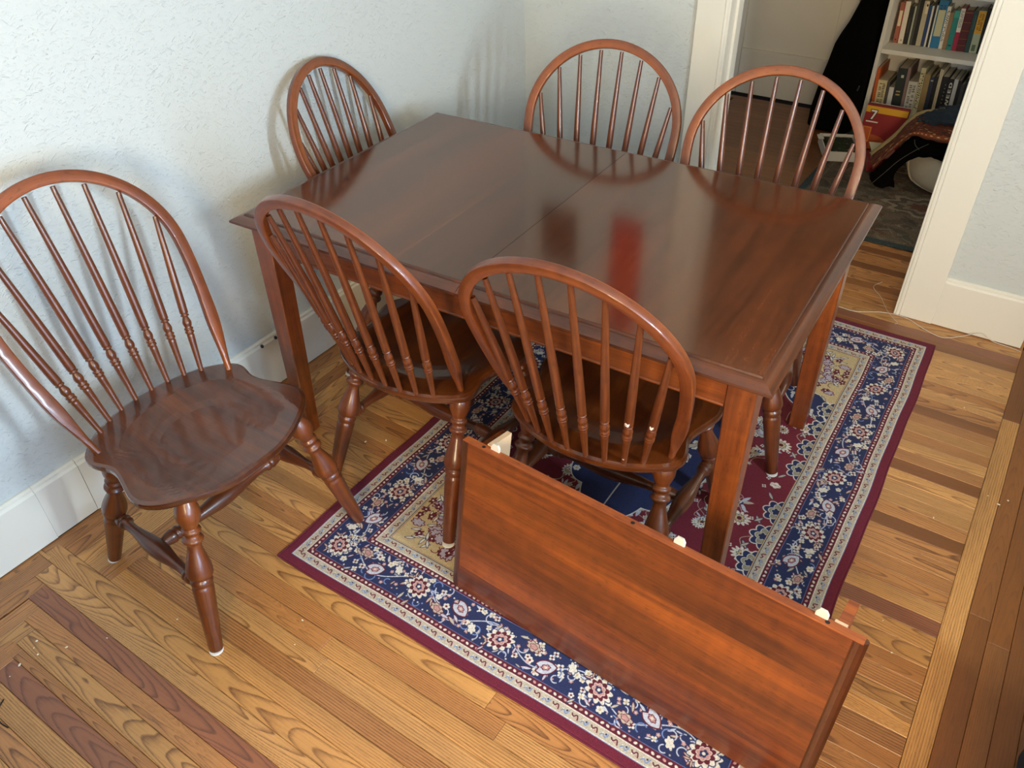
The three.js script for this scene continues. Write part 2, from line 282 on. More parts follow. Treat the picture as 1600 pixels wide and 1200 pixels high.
// ---------------------------------------------------------------- dining table (local x along the long side, +z towards the near side)
const TY = 0.0364, TL = 1.4382, TW = 0.9175, TC = new THREE.Vector3(0.2006, 0, 1.7291).add(new THREE.Vector3(Math.cos(TY), 0, -Math.sin(TY)).multiplyScalar(TL / 2)).add(new THREE.Vector3(-Math.sin(TY), 0, -Math.cos(TY)).multiplyScalar(TW / 2));
const boardTint = [0.88, 1.16, 0.72, 0.98, 1.22, 0.8, 1.06, 0.66];
const topMats = boardTint.map((t) => phys({ map: texTop, color: new THREE.Color(0.46 * t, 0.41 * t, 0.36 * t), roughness: 0.14, ior: 1.92, specularColor: new THREE.Color(1, 0.76, 0.55), clearcoat: 0.2, clearcoatRoughness: 0.08 }));
{
  const t = thing('dining_table', 'dark red-brown wooden dining table with a glossy top and square tapered legs', 'table', [TC.x, 0, TC.z], TY);
  const hx = TL / 2, hz = TW / 2, in_ = 0.034, yTop = 0.753;
  // two halves of the top, each glued up from strips that run across the table
  for (const s of [-1, 1]) {
    const half = mesh('table_top', boxUV(sbox(Math.min(s * 0.0006, s * (hx - in_)), Math.max(s * 0.0006, s * (hx - in_)), 0.727, yTop - 0.006, -hz + in_, hz - in_), 2), M.table, t);
    const n = 7, w = (hx - in_ - 0.0006) / n;
    for (let i = 0; i < n; i++) {
      const x0 = s < 0 ? -hx + in_ + i * w : 0.0006 + i * w, g = sbox(x0, x0 + w, yTop - 0.006, yTop, -hz + in_ + 0.0015, hz - in_ - 0.0015);
      mesh('board', boxUV(g, 2, 1, i * 0.137 + (s > 0 ? 0.47 : 0)), topMats[(i * 3 + (s > 0 ? 2 : 0)) % topMats.length], half);
    }
  }
  // moulded edge: cross-section (outwards from the board's edge, height)
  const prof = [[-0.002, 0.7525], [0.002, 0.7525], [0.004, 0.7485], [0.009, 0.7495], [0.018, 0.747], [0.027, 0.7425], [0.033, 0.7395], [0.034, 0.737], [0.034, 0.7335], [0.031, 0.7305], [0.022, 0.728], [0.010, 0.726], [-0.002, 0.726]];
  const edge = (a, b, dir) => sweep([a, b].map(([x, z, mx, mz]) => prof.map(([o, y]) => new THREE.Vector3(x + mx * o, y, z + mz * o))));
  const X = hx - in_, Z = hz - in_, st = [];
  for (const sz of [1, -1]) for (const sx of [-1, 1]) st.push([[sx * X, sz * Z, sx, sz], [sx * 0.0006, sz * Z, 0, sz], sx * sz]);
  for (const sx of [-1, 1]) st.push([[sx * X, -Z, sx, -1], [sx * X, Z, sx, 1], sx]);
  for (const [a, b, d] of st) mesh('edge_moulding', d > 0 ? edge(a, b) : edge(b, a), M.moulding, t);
  // legs: square, outer faces upright, inner faces tapering
  const q = 0.0346, top = 0.060, bot = 0.047, legY = 0.727;
  for (const [sx, sz] of [[-1, 1], [1, 1], [1, -1], [-1, -1]]) {
    const y0 = sx > 0 ? 0.0049 : 0.0005, ox = sx * (hx - q), oz = sz * (hz - q);
    const ring = (y, w) => [[0, 0], [1, 0], [1, 1], [0, 1]].flatMap(([i, k]) => { const c = 0.003, px = ox - sx * w * i, pz = oz - sz * w * k, ix = i ? 1 : -1, kz = k ? 1 : -1; return (i === k ? [[0, -kz], [-ix, 0]] : [[-ix, 0], [0, -kz]]).map(([e, f]) => new THREE.Vector3(px + sx * c * e * 1, y, pz + sz * c * f)); });
    const fix = (r) => { const c = r.reduce((s, v) => s.add(v), new THREE.Vector3()).divideScalar(8); return r.sort((a, b) => Math.atan2(b.z - c.z, b.x - c.x) - Math.atan2(a.z - c.z, a.x - c.x)); };
    const flare = [[y0, bot - 0.003], [y0 + 0.004, bot], [0.63, top - 0.001], [0.648, top], [legY, top]];
    const g = sweep(flare.map(([y, w]) => { const c = 0.0025, x0 = Math.min(ox, ox - sx * w), x1 = Math.max(ox, ox - sx * w), z0 = Math.min(oz, oz - sz * w), z1 = Math.max(oz, oz - sz * w); return [[x0 + c, z0], [x0, z0 + c], [x0, z1 - c], [x0 + c, z1], [x1 - c, z1], [x1, z1 - c], [x1, z0 + c], [x1 - c, z0]].map(([a, b]) => new THREE.Vector3(a, y, b)); }));
    mesh('leg', boxUV(g, 1, 1, sx * 0.2 + sz * 0.1), M.table, t);
  }
  // aprons with a bead along the lower edge
  const ax = hx - q - 0.005, az = hz - q - 0.005;
  for (const s of [1, -1]) {
    mesh('apron', boxUV(sbox(-ax + 0.056, ax - 0.056, 0.652, 0.727, s > 0 ? az - 0.02 : -az, s > 0 ? az : -az + 0.02), 0, 1, s * 0.3), M.table, t);
    const b = mesh('apron_bead', new THREE.CylinderGeometry(0.0045, 0.0045, 2 * ax - 0.112, 10), M.table, t, [0, 0.651, s * (az - 0.001)]); b.rotation.z = Math.PI / 2;
    mesh('apron', boxUV(sbox(s > 0 ? ax - 0.02 : -ax, s > 0 ? ax : -ax + 0.02, 0.652, 0.727, -az + 0.056, az - 0.056), 2, 1, s * 0.4), M.table, t);
    const c = mesh('apron_bead', new THREE.CylinderGeometry(0.0045, 0.0045, 2 * az - 0.112, 10), M.table, t, [s * (ax - 0.001), 0.651, 0]); c.rotation.x = Math.PI / 2;
  }
}

// ---------------------------------------------------------------- bow-back chairs (front towards local +z)
const CH = { hs: 0.4374, zb: -0.1407, bx: 0.1915, tau: 0.3952, H: 0.5762, m: 0.2412, h1: 0.3423, fx: 0.25, fz: 0.1878, rx: 0.2175, rz: -0.2691, k: 0.675 };
function bowPath() {                                      // points [x, s] in the tilted plane of the back, from one foot over the top to the other
  const side = [], n = 22; for (let i = 0; i < n; i++) { const t = i / n, cx = CH.m, cs = CH.h1 * CH.k; side.push([(1 - t) ** 2 * CH.bx + 2 * t * (1 - t) * cx + t * t * CH.m, 2 * t * (1 - t) * cs + t * t * CH.h1]); }
  const arc = []; for (let i = 0; i <= 48; i++) { const a = Math.PI * i / 48; arc.push([CH.m * Math.cos(a), CH.h1 + (CH.H - CH.h1) * Math.sin(a)]); }
  const pts = [[CH.bx - 0.006, -0.016], ...side, ...arc, ...side.map(([x, s]) => [-x, s]).reverse(), [-CH.bx + 0.006, -0.016]];
  return pts;
}
const onBack = (x, s, d = 0) => new THREE.Vector3(x, CH.hs + s * Math.cos(CH.tau) + d * Math.sin(CH.tau), CH.zb - s * Math.sin(CH.tau) + d * Math.cos(CH.tau));
const bowGeo = (() => {
  const pts = bowPath(), st = pts.map((p, i) => {
    const a = pts[Math.max(0, i - 1)], b = pts[Math.min(pts.length - 1, i + 1)], l = Math.hypot(b[0] - a[0], b[1] - a[1]), tx = (b[0] - a[0]) / l, ts = (b[1] - a[1]) / l, nx = ts, ns = -tx;   // outward in the plane
    const s = Math.max(0, p[1]), k = smooth(0.015, 0.13, s), W = lerp(0.0165, 0.0265, k) + 0.004 * Math.exp(-(((s - 0.14) / 0.05) ** 2)), D = lerp(0.0165, 0.0185, k), c = lerp(0.0075, 0.0024, smooth(0.01, 0.09, s));
    const r = []; for (const [sx, sz] of [[1, 1], [-1, 1], [-1, -1], [1, -1]]) for (let q = 0; q < 4; q++) { const base = { '1,1': 0, '-1,1': 1, '-1,-1': 2, '1,-1': 3 }[sx + ',' + sz], an = (base + q / 3) * Math.PI / 2; r.push([sx * (W / 2 - c) + c * Math.cos(an), sz * (D / 2 - c) + c * Math.sin(an)]); }
    return r.map(([o, d]) => onBack(p[0] + nx * o, p[1] + ns * o, d));
  });
  return sweep(st);
})();
// seat: saddled, with ears behind the front corners
const SEAT_HALF = [[0, -0.24], [0.05, -0.237], [0.1, -0.226], [0.15, -0.206], [0.19, -0.181], [0.216, -0.153], [0.2225, -0.128], [0.2165, -0.1], [0.2085, -0.073], [0.2095, -0.045], [0.219, -0.012], [0.231, 0.022], [0.2395, 0.055], [0.236, 0.085], [0.2185, 0.113], [0.188, 0.138], [0.15, 0.158], [0.1, 0.175], [0.05, 0.184], [0, 0.187]];
const seatGeo = (() => {
  const outline = new THREE.CatmullRomCurve3([...SEAT_HALF, ...SEAT_HALF.slice(1, -1).reverse().map(([x, z]) => [-x, z])].map(([x, z]) => new THREE.Vector3(x, 0, z)), true, 'centripetal').getSpacedPoints(120).slice(0, 120);
  const c = new THREE.Vector3(0, 0, -0.02), y0 = CH.hs;
  const topY = (x, z, rho) => {
    const e = Math.hypot(x / 0.197, (z + 0.005) / (z < -0.005 ? 0.178 : 0.3)), dish = 0.016 * (1 - smooth(0.45, 1.0, e)) + 0.003 * (1 - smooth(0.82, 1.0, e));
    const pommel = 0.009 * Math.exp(-((x / 0.055) ** 2)) * smooth(0.0, 0.16, z), roll = 0.008 * smooth(0.1, 0.19, z) + 0.004 * smooth(0.16, 0.235, Math.abs(x));
    return y0 - dish + pommel * (1 - roll * 20) - roll - 0.003 * smooth(0.965, 1, rho);
  };
  const rows = []; for (const r of [0, 0.12, 0.24, 0.36, 0.46, 0.55, 0.63, 0.7, 0.76, 0.81, 0.85, 0.89, 0.93, 0.965, 0.985, 1]) rows.push(outline.map((o) => { const x = c.x + (o.x - c.x) * r, z = c.z + (o.z - c.z) * r; return new THREE.Vector3(x, topY(x, z, r), z); }));
  const under = (r, drop) => outline.map((o) => { const x = c.x + (o.x - c.x) * r, z = c.z + (o.z - c.z) * r, e = topY(c.x + (o.x - c.x), c.z + (o.z - c.z), 1); return new THREE.Vector3(x, e - drop, z); });
  rows.push(under(1.004, 0.004), under(1.002, 0.012), under(0.985, 0.019), under(0.94, 0.027), under(0.88, 0.031), under(0, 0.031));
  const p = [], ix = [], uv = [], n = 120;
  rows.forEach((r) => { for (let k = 0; k <= n; k++) { const q = r[k % n]; p.push(q.x, q.y, q.z); uv.push(q.x, q.z); } });
  for (let i = 0; i < rows.length - 1; i++) for (let k = 0; k < n; k++) { const a = i * (n + 1) + k, b = a + 1, d = a + n + 1, e = d + 1; ix.push(a, e, b, a, d, e); }
  const g = new THREE.BufferGeometry(); g.setAttribute('position', new THREE.Float32BufferAttribute(p, 3)); g.setAttribute('uv', new THREE.Float32BufferAttribute(uv, 2)); g.setIndex(ix);
  const probe = new THREE.Vector3(), a = new THREE.Vector3().fromArray(p, 3 * (5 * 121 + 10)), b = new THREE.Vector3().fromArray(p, 3 * (5 * 121 + 11)), d = new THREE.Vector3().fromArray(p, 3 * (6 * 121 + 10));
  if (probe.crossVectors(d.sub(a), b.sub(a)).y < 0) for (let i = 0; i < ix.length; i += 3) { const t = ix[i + 1]; ix[i + 1] = ix[i + 2]; ix[i + 2] = t; }
  g.setIndex(ix); return toCreasedNormals(g, 0.6);
})();
const LEGP = [[0, .017], [.03, .022], [.06, .0265], [.09, .028], [.12, .0265], [.15, .021], [.172, .0172], [.18, .0172], [.186, .021], [.196, .0222], [.206, .021], [.212, .0172], [.222, .016], [.234, .0176], [.242, .0225], [.252, .0242], [.262, .0225], [.27, .0175], [.285, .0156], [.305, .0162], [.34, .0195], [.38, .0242], [.42, .0283], [.45, .0300], [.475, .0298], [.49, .027], [.497, .0225], [.502, .0222], [.508, .0248], [.522, .0262], [.536, .0248], [.543, .0222], [.55, .0222], [.558, .0242], [.57, .0248], [.6, .0244], [.8, .0205], [1, .0162]];
const RODP = [[0, .0105], [.05, .013], [.09, .0172], [.115, .019], [.125, .0172], [.132, .0158], [.14, .0178], [.152, .0185], [.162, .016], [.18, .0125], [.24, .0122], [.33, .016], [.42, .0212], [.47, .0226], [.5, .0228]];
const rod = (len) => lathe([...RODP, ...RODP.slice(0, -1).reverse().map(([t, r]) => [1 - t, r])].map(([t, r]) => [r, t * len]), 18);
const spindleGeo = (L) => {
  const up = L - 0.158, P = [[.0062, 0], [.0078, .06], [.0092, .098], [.0094, .103], [.0076, .1055], [.0112, .109], [.0112, .1125], [.008, .115], [.0112, .1175], [.0112, .121], [.0078, .1235], [.0098, .128], [.0112, .134], [.0108, .139], [.0084, .146], [.0066, .1505], [.0062, .1515], [.0104, .1535], [.0104, .156], [.007, .158], [.0098, .160], [.0104, .164]];
  for (const [t, r] of [[.12, .0103], [.4, .0094], [.7, .0076], [1, .0058]]) P.push([r, .158 + up * t]); return lathe(P, 14);
};
const SP_BASE = [[0.145, -0.192], [0.108, -0.2125], [0.067, -0.2255], [0.023, -0.2305]], SP_TOP = [[0.213, 0.412], [0.161, 0.494], [0.098, 0.537], [0.033, 0.556]];
const legTop = (sx, f) => f ? [sx * 0.163, 0.412, 0.128] : [sx * 0.172, 0.412, -0.115], legFoot = (sx, f) => f ? [sx * CH.fx, 0, CH.fz] : [sx * CH.rx, 0, CH.rz];
const onLeg = (sx, f, y) => { const a = legTop(sx, f), b = legFoot(sx, f), t = (0.412 - y) / 0.412; return [0, 1, 2].map((k) => lerp(a[k], b[k], t)); };
const chairParts = (() => {
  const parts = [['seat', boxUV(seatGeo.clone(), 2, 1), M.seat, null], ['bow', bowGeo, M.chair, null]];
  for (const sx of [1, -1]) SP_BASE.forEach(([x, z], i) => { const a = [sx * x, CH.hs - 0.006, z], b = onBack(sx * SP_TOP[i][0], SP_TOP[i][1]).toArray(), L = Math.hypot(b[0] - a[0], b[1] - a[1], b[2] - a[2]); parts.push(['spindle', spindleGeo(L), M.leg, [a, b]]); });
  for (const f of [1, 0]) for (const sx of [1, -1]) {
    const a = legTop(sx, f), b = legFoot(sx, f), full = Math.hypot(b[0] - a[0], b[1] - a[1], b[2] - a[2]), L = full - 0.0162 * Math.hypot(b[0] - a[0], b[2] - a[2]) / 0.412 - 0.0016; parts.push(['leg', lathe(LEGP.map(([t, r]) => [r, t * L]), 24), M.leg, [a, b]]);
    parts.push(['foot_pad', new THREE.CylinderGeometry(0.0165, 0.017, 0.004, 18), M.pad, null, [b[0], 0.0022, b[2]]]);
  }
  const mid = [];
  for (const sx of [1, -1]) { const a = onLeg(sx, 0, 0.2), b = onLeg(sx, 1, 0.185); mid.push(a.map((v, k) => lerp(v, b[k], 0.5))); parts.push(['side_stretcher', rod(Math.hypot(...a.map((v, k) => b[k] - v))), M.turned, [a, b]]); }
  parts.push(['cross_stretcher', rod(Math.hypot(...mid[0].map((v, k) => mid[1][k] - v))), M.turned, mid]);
  return parts;
})();
function makeChair() {
  const t = thing('spindle_back_chair', '', 'chair');
  for (const [n, g, m, ab, pos] of chairParts) { const o = mesh(n, g, m, t, pos); if (ab) between(o, ...ab); }
  return t;
}
const CHAIRS = [
  [0.4664, 2.1221, 1.5615, 0, 'spindle-back wooden chair standing apart by the left wall, its whole seat bare and in view'],
  [0.710, 1.535, 3.12, 0.0052, 'spindle-back wooden chair at the near long side of the table, left of the leaning leaf'],
  [1.240, 1.487, 3.2, 0.0052, 'spindle-back wooden chair with white scuffs on its spindles, right behind the leaning table leaf'],
  [0.370, 1.1036, 1.8269, 0, 'spindle-back wooden chair at the short end of the table, its back against the left wall'],
  [0.7673, 0.9294, 0.2017, 0.0052, 'spindle-back wooden chair on the far long side of the table, before the plain grey wall'],
  [1.2878, 0.9182, 0.1114, 0.0052, 'spindle-back wooden chair on the far long side of the table, before the open doorway'],
];
const chair0 = makeChair();
CHAIRS.forEach(([x, z, a, y, label], i) => {
  let c = chair0; if (i) { c = chair0.clone(); c.name = numbered('spindle_back_chair'); scene.add(c); }
  c.position.set(x, y, z); c.rotation.y = a; c.userData = { label, category: 'chair', group: 'spindle-back chairs of the dining set' };
  if (i === 2) {                                         // bare white scuffs where varnish is chipped
    const chips = [[5, 0.172, 0.3, 0.011, 0.006], [5, 0.166, 0.5, 0.009, 0.003], [6, 0.171, 0.4, 0.008, 0.007], [6, 0.166, 0.25, 0.005, 0.005], [5, 0.03, 0.3, 0.004, 0.003]];
    const sp = c.children.filter((q) => q.name.startsWith('spindle'));
    for (const [k, y2, an, w, h] of chips) {
      const idx = k, s = sp[idx === 5 ? 5 : 4], r = y2 > 0.1 ? 0.0104 : 0.0072, g = gridGeo(6, 3, (u, v) => { const jag = 0.25 * Math.sin(u * 9 + k) * h, A = (u - 0.5) * w / r + an * 0 + Math.PI; return [Math.sin(A) * (r + 0.0002), y2 + (v - 0.5) * h + jag, Math.cos(A) * (r + 0.0002)]; });
      const m = mesh('scuff', g, std({ color: 0xe8ddd2, roughness: 0.8, side: THREE.DoubleSide }), c); m.position.copy(s.position); m.quaternion.copy(s.quaternion);
    }
  }
});

// ---------------------------------------------------------------- loose table leaf leaning on its long edge
{
  const A = -0.0547, tilt = 0.1765, L = 0.9263, H = 0.4446, D = 0.024;
  const t = thing('table_leaf', 'loose reddish-brown table leaf standing on its long edge on the rug, leaning against a chair', 'table leaf', [1.0067, 0.0108, 1.9119], A);
  const b = new THREE.Group(); b.name = 'panel'; b.rotation.x = -tilt; t.add(b);     // local: x along, y up the face, -z to the back
  const tone = [0.72, 0.86, 0.74, 0.9, 0.66, 0.86], hs = [0, 0.075, 0.15, 0.235, 0.31, 0.375, H];
  for (let i = 0; i < 6; i++) mesh('board', boxUV(sbox(0.026, L - 0.026, hs[i], hs[i + 1] - 0.00005, -D, 0), 0, 1, i * 0.217 + 0.1), phys({ map: texCherry, color: new THREE.Color(tone[i], tone[i] * 0.98, tone[i] * 0.96), roughness: 0.42, clearcoat: 0.7, clearcoatRoughness: 0.2 }), b);
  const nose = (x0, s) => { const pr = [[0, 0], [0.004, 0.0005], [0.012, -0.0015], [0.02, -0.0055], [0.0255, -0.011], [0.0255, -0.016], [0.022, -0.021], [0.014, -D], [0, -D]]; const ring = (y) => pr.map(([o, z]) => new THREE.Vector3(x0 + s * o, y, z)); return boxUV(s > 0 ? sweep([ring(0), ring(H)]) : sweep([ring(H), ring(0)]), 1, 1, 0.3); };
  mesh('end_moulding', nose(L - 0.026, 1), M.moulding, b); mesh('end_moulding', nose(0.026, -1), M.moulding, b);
  mesh('top_edge', boxUV(sbox(0.008, L - 0.008, H, H + 0.0012, -D + 0.001, -0.001), 0), M.rawStain, b);
  for (const x of [0.062, 0.45, L - 0.075]) { const h = mesh('dowel_hole', new THREE.CylinderGeometry(0.0045, 0.0045, 0.001, 14), M.hole, b, [x, H + 0.0013, -D / 2]); }
  const tongue = new THREE.ExtrudeGeometry(new THREE.Shape([[-0.011, 0], [0.011, 0], [0.011, 0.014], [0.006, 0.021], [-0.006, 0.021], [-0.011, 0.014]].map((p) => new THREE.Vector2(...p))), { depth: 0.004, bevelEnabled: true, bevelSize: 0.001, bevelThickness: 0.001, bevelSegments: 2 });
  for (const x of [0.09, 0.552, 0.838]) mesh('locating_tongue', tongue, M.plastic, b, [x, H - 0.004, -D + 0.003]);
  mesh('apron', boxUV(sbox(0.044, 0.062, 0.012, H - 0.004, -D - 0.082, -D), 1), M.table, b);
  mesh('apron', boxUV(sbox(L - 0.062, L - 0.042, 0.012, H - 0.004, -D - 0.082, -D), 1), M.rawStain, b);
  mesh('glue_block', boxUV(sbox(0.063, 0.076, H - 0.09, H + 0.004, -D - 0.075, -D), 1), M.raw, b);
  mesh('glue_block', boxUV(sbox(L - 0.066, L - 0.043, H - 0.05, H - 0.003, -D - 0.012, -D), 1), M.raw, b);
}

// ---------------------------------------------------------------- oriental rug under the table
const RUG = { x0: 0.557, z0: 0.147, w: 1.293, d: 1.943 };
const C = { maroon: '#65142a', wine: '#571222', red: '#6e1a2a', navy: '#1f2850', cream: '#d3ccbd', beige: '#b3a894', gold: '#bba67c', lilac: '#a89fae', blue: '#6f86b4', pale: '#b9bcc6', rose: '#b98a84' };
const texRug = canvasTex(1364, 2048, (g, W, H) => {
  const S = W / RUG.w, r = rng(91); g.scale(S, S); const w = RUG.w, d = RUG.d, cx = w / 2, cy = d / 2;
  const rect = (i, c) => { g.fillStyle = c; g.fillRect(i, i, w - 2 * i, d - 2 * i); };
  const line = (i, lw, c) => { g.strokeStyle = c; g.lineWidth = lw; g.strokeRect(i, i, w - 2 * i, d - 2 * i); };
  const dot = (x, y, a, c) => { g.fillStyle = c; g.beginPath(); g.arc(x, y, a, 0, 7); g.fill(); };
  const blob = (x, y, R, n, jag, c, rot = 0, sx = 1, sy = 1, st, lw = 0.0018) => { g.save(); g.translate(x, y); g.rotate(rot); g.scale(sx, sy); g.beginPath(); for (let i = 0; i <= n * 6; i++) { const a = i / (n * 6) * Math.PI * 2, q = R * (1 - jag + jag * Math.abs(Math.cos(a * n / 2))); g.lineTo(Math.cos(a) * q, Math.sin(a) * q); } g.closePath(); g.fillStyle = c; g.fill(); if (st) { g.strokeStyle = st; g.lineWidth = lw; g.stroke(); } g.restore(); };
  const leaf = (x, y, L, a, c, st) => { g.save(); g.translate(x, y); g.rotate(a); g.beginPath(); g.moveTo(0, 0); g.quadraticCurveTo(L * 0.5, -L * 0.34, L, 0); g.quadraticCurveTo(L * 0.5, L * 0.22, 0, 0); g.fillStyle = c; g.fill(); if (st) { g.strokeStyle = st; g.lineWidth = 0.0014; g.stroke(); } g.restore(); };
  const curl = (x, y, R, a, c, lw = 0.0022) => { g.strokeStyle = c; g.lineWidth = lw; g.lineCap = 'round'; g.beginPath(); g.arc(x, y, R, a, a + 3.6); g.stroke(); };
  const posy = (x, y, R, c, c2, n = 5) => { for (let i = 0; i < n; i++) { const a = i / n * 6.283 + 0.4; dot(x + Math.cos(a) * R * 0.62, y + Math.sin(a) * R * 0.62, R * 0.4, c); } dot(x, y, R * 0.32, c2); };
  const palmette = (x, y, R, a) => { blob(x, y, R, 11, 0.24, C.cream, a, 1.15, 0.95, C.navy); blob(x, y, R * 0.74, 9, 0.28, C.wine, a, 1.12, 0.95); blob(x, y, R * 0.5, 7, 0.25, C.rose, a, 1.1, 0.9, C.cream, 0.0014); blob(x, y, R * 0.3, 5, 0.3, C.navy, a, 1.1, 0.8); dot(x, y, R * 0.12, C.cream); for (const s of [-1, 1]) leaf(x + Math.cos(a) * R * 0.9, y + Math.sin(a) * R * 0.9, R * 0.6, a + s * 0.8, C.beige, C.wine); };
  const lily = (x, y, R, a) => { g.save(); g.translate(x, y); g.rotate(a); g.beginPath(); g.moveTo(-R, 0); g.bezierCurveTo(-R * 0.4, -R * 0.9, R * 0.5, -R * 0.8, R * 0.9, -R * 0.35); g.lineTo(R * 0.6, 0); g.lineTo(R * 0.9, R * 0.35); g.bezierCurveTo(R * 0.5, R * 0.8, -R * 0.4, R * 0.9, -R, 0); g.fillStyle = C.pale; g.fill(); g.strokeStyle = C.wine; g.lineWidth = 0.003; g.stroke(); g.restore(); blob(x, y, R * 0.36, 6, 0.3, C.rose, a, 1.2, 0.8, C.wine); dot(x, y, R * 0.13, C.cream); };
  // -- bands
  rect(0, C.maroon); rect(0.026, C.blue); rect(0.0275, C.cream); rect(0.03, C.beige); rect(0.052, C.cream); rect(0.0548, C.wine); rect(0.071, C.blue); rect(0.0722, C.navy); rect(0.1685, C.blue); rect(0.17, C.wine); rect(0.1855, C.cream); rect(0.189, C.beige); rect(0.2125, C.navy); rect(0.2142, C.gold); rect(0.2172, C.red);
  const around = (inset, step, fn) => {           // walks the four sides; fn(x, y, direction, index)
    for (const [len, f] of [[w - 2 * inset, (t) => [inset + t, inset, 0]], [w - 2 * inset, (t) => [w - inset - t, d - inset, Math.PI]], [d - 2 * inset, (t) => [inset, d - inset - t, -Math.PI / 2]], [d - 2 * inset, (t) => [w - inset, inset + t, Math.PI / 2]]]) { const n = Math.round(len / step); for (let i = 0; i < n; i++) fn(...f((i + 0.5) * len / n), i, n); }
  };
  const guard = (inset) => around(inset, 0.0245, (x, y, a, i) => { g.save(); g.translate(x, y); g.rotate(a); const c = i % 2 ? C.blue : C.wine, s = i % 2 ? 1 : -1; g.scale(1, s); g.strokeStyle = c; g.lineWidth = 0.0027; g.lineCap = 'round'; g.beginPath(); g.moveTo(-0.009, 0.005); g.quadraticCurveTo(-0.006, -0.009, -0.001, -0.003); g.quadraticCurveTo(0.003, 0.005, 0.008, -0.004); g.stroke(); dot(-0.004, 0.003, 0.0022, i % 2 ? C.navy : C.rose); dot(0.005, 0.003, 0.0018, C.cream); g.restore(); });
  guard(0.041); guard(0.2008);
  const beads = (inset) => around(inset, 0.0135, (x, y, a, i) => { g.save(); g.translate(x, y); g.rotate(a + (i % 2 ? 0.5 : -0.5)); g.fillStyle = i % 3 ? C.cream : C.rose; g.beginPath(); g.ellipse(0, 0, 0.0047, 0.0032, 0, 0, 7); g.fill(); g.restore(); dot(x - Math.cos(a) * 0.0067, y - Math.sin(a) * 0.0067, 0.0013, C.navy); });
  beads(0.0628); beads(0.1778);
  // -- navy main border: vine, palmettes, lilies, posies
  const side = (len, put) => { const n = Math.round(len / 0.245) * 2; for (let i = 0; i <= n; i++) put(i * len / n, i); };
  const border = (X, Y, a, len) => {
    g.save(); g.translate(X, Y); g.rotate(a);           // now along +x, border centre line at y = 0, its half width 0.048
    g.strokeStyle = C.pale; g.lineWidth = 0.0032; g.beginPath(); for (let t = 0; t <= len; t += 0.004) { const q = 0.026 * Math.sin(t / 0.245 * Math.PI * 2); t ? g.lineTo(t, q) : g.moveTo(t, q); } g.stroke();
    for (let t = 0.004; t < len; t += 0.0042) { const y = -0.042 + r() * 0.084, q = r(); if (q < 0.3) posy(t, y, 0.0072 + r() * 0.003, C.cream, r() < 0.5 ? C.wine : C.gold, 4 + (q * 10 | 0) % 2); else if (q < 0.62) leaf(t, y, 0.018 + r() * 0.014, r() * 6.28, r() < 0.5 ? C.beige : C.pale, r() < 0.5 ? C.wine : C.navy); else if (q < 0.8) curl(t, y, 0.008 + r() * 0.006, r() * 6, r() < 0.6 ? C.pale : C.blue, 0.003); else posy(t, y, 0.0055, C.rose, C.cream, 5); }
    for (let t = 0.006; t < len; t += 0.012) dot(t, (r() < 0.5 ? -1 : 1) * (0.02 + r() * 0.024), 0.0024, [C.cream, C.rose, C.beige, C.blue][r() * 4 | 0]);
    side(len, (t, i) => { if (i % 2 === 0) palmette(t, i % 4 ? 0.006 : -0.006, 0.034, (i % 4 ? 1 : -1) * 0.6); else { lily(t, i % 4 === 1 ? 0.012 : -0.012, 0.027, i % 4 === 1 ? 0.5 : -0.5); blob(t + 0.052, i % 4 === 1 ? -0.02 : 0.02, 0.017, 7, 0.25, C.beige, 0.3, 1.3, 0.8, C.wine); blob(t + 0.052, i % 4 === 1 ? -0.02 : 0.02, 0.009, 5, 0.25, C.rose, 0.3, 1.3, 0.8, C.wine, 0.0012); blob(t - 0.055, i % 4 === 1 ? -0.018 : 0.02, 0.015, 6, 0.3, C.cream, 1, 1.2, 0.8, C.navy); } });
    g.restore();
  };
  const bi = 0.1204; border(bi, bi, 0, w - 2 * bi); border(w - bi, d - bi, Math.PI, w - 2 * bi); border(bi, d - bi, -Math.PI / 2, d - 2 * bi); border(w - bi, bi, Math.PI / 2, d - 2 * bi);
  // -- field: four mirrored quarters
  for (const sx of [1, -1]) for (const sy of [1, -1]) {
    const q = rng(55); g.save(); g.translate(sx > 0 ? 0 : w, sy > 0 ? 0 : d); g.scale(sx, sy); g.beginPath(); g.rect(0.2172, 0.2172, cx - 0.2172, cy - 0.2172); g.clip();
    const f = 0.2172;
    for (let i = 0; i < 84; i++) {                        // sprays of blossom on the red ground
      const x = f + 0.03 + q() * (cx - f - 0.02), y = f + 0.05 + q() * (cy - f - 0.04), k = q(), R = 0.014 + q() * 0.02;
      g.strokeStyle = C.beige; g.lineWidth = 0.002; g.beginPath(); g.moveTo(x, y); g.bezierCurveTo(x + 0.04 * (q() - 0.5), y + 0.05, x + 0.05, y + 0.07 * (q() - 0.3), x + 0.09 * (q() - 0.3), y + 0.08); g.stroke();
      if (k < 0.34) { blob(x, y, R, 13, 0.35, C.cream, q() * 6, 1.1, 0.9); blob(x, y, R * 0.55, 9, 0.3, C.gold, 0, 1, 1, C.navy, 0.0012); dot(x, y, R * 0.22, C.wine); }
      else if (k < 0.56) { blob(x, y, R, 8, 0.3, C.beige, q() * 6, 1.3, 0.85, C.navy); blob(x, y, R * 0.5, 6, 0.3, C.lilac, 0, 1.2, 0.8, C.navy, 0.0012); }
      else if (k < 0.8) { for (let j = 0; j < 5; j++) leaf(x, y, R * 1.5, j * 1.25 + q(), j % 2 ? C.pale : C.beige); dot(x, y, R * 0.3, C.navy); }
      else posy(x, y, R * 0.6, C.cream, C.wine, 6);
      leaf(x + 0.03 * (q() - 0.5), y + 0.04 * q(), 0.022, q() * 6, C.pale); posy(x + 0.07 * (q() - 0.5), y + 0.07 * (q() - 0.5), 0.007, C.cream, C.navy, 4);
    }
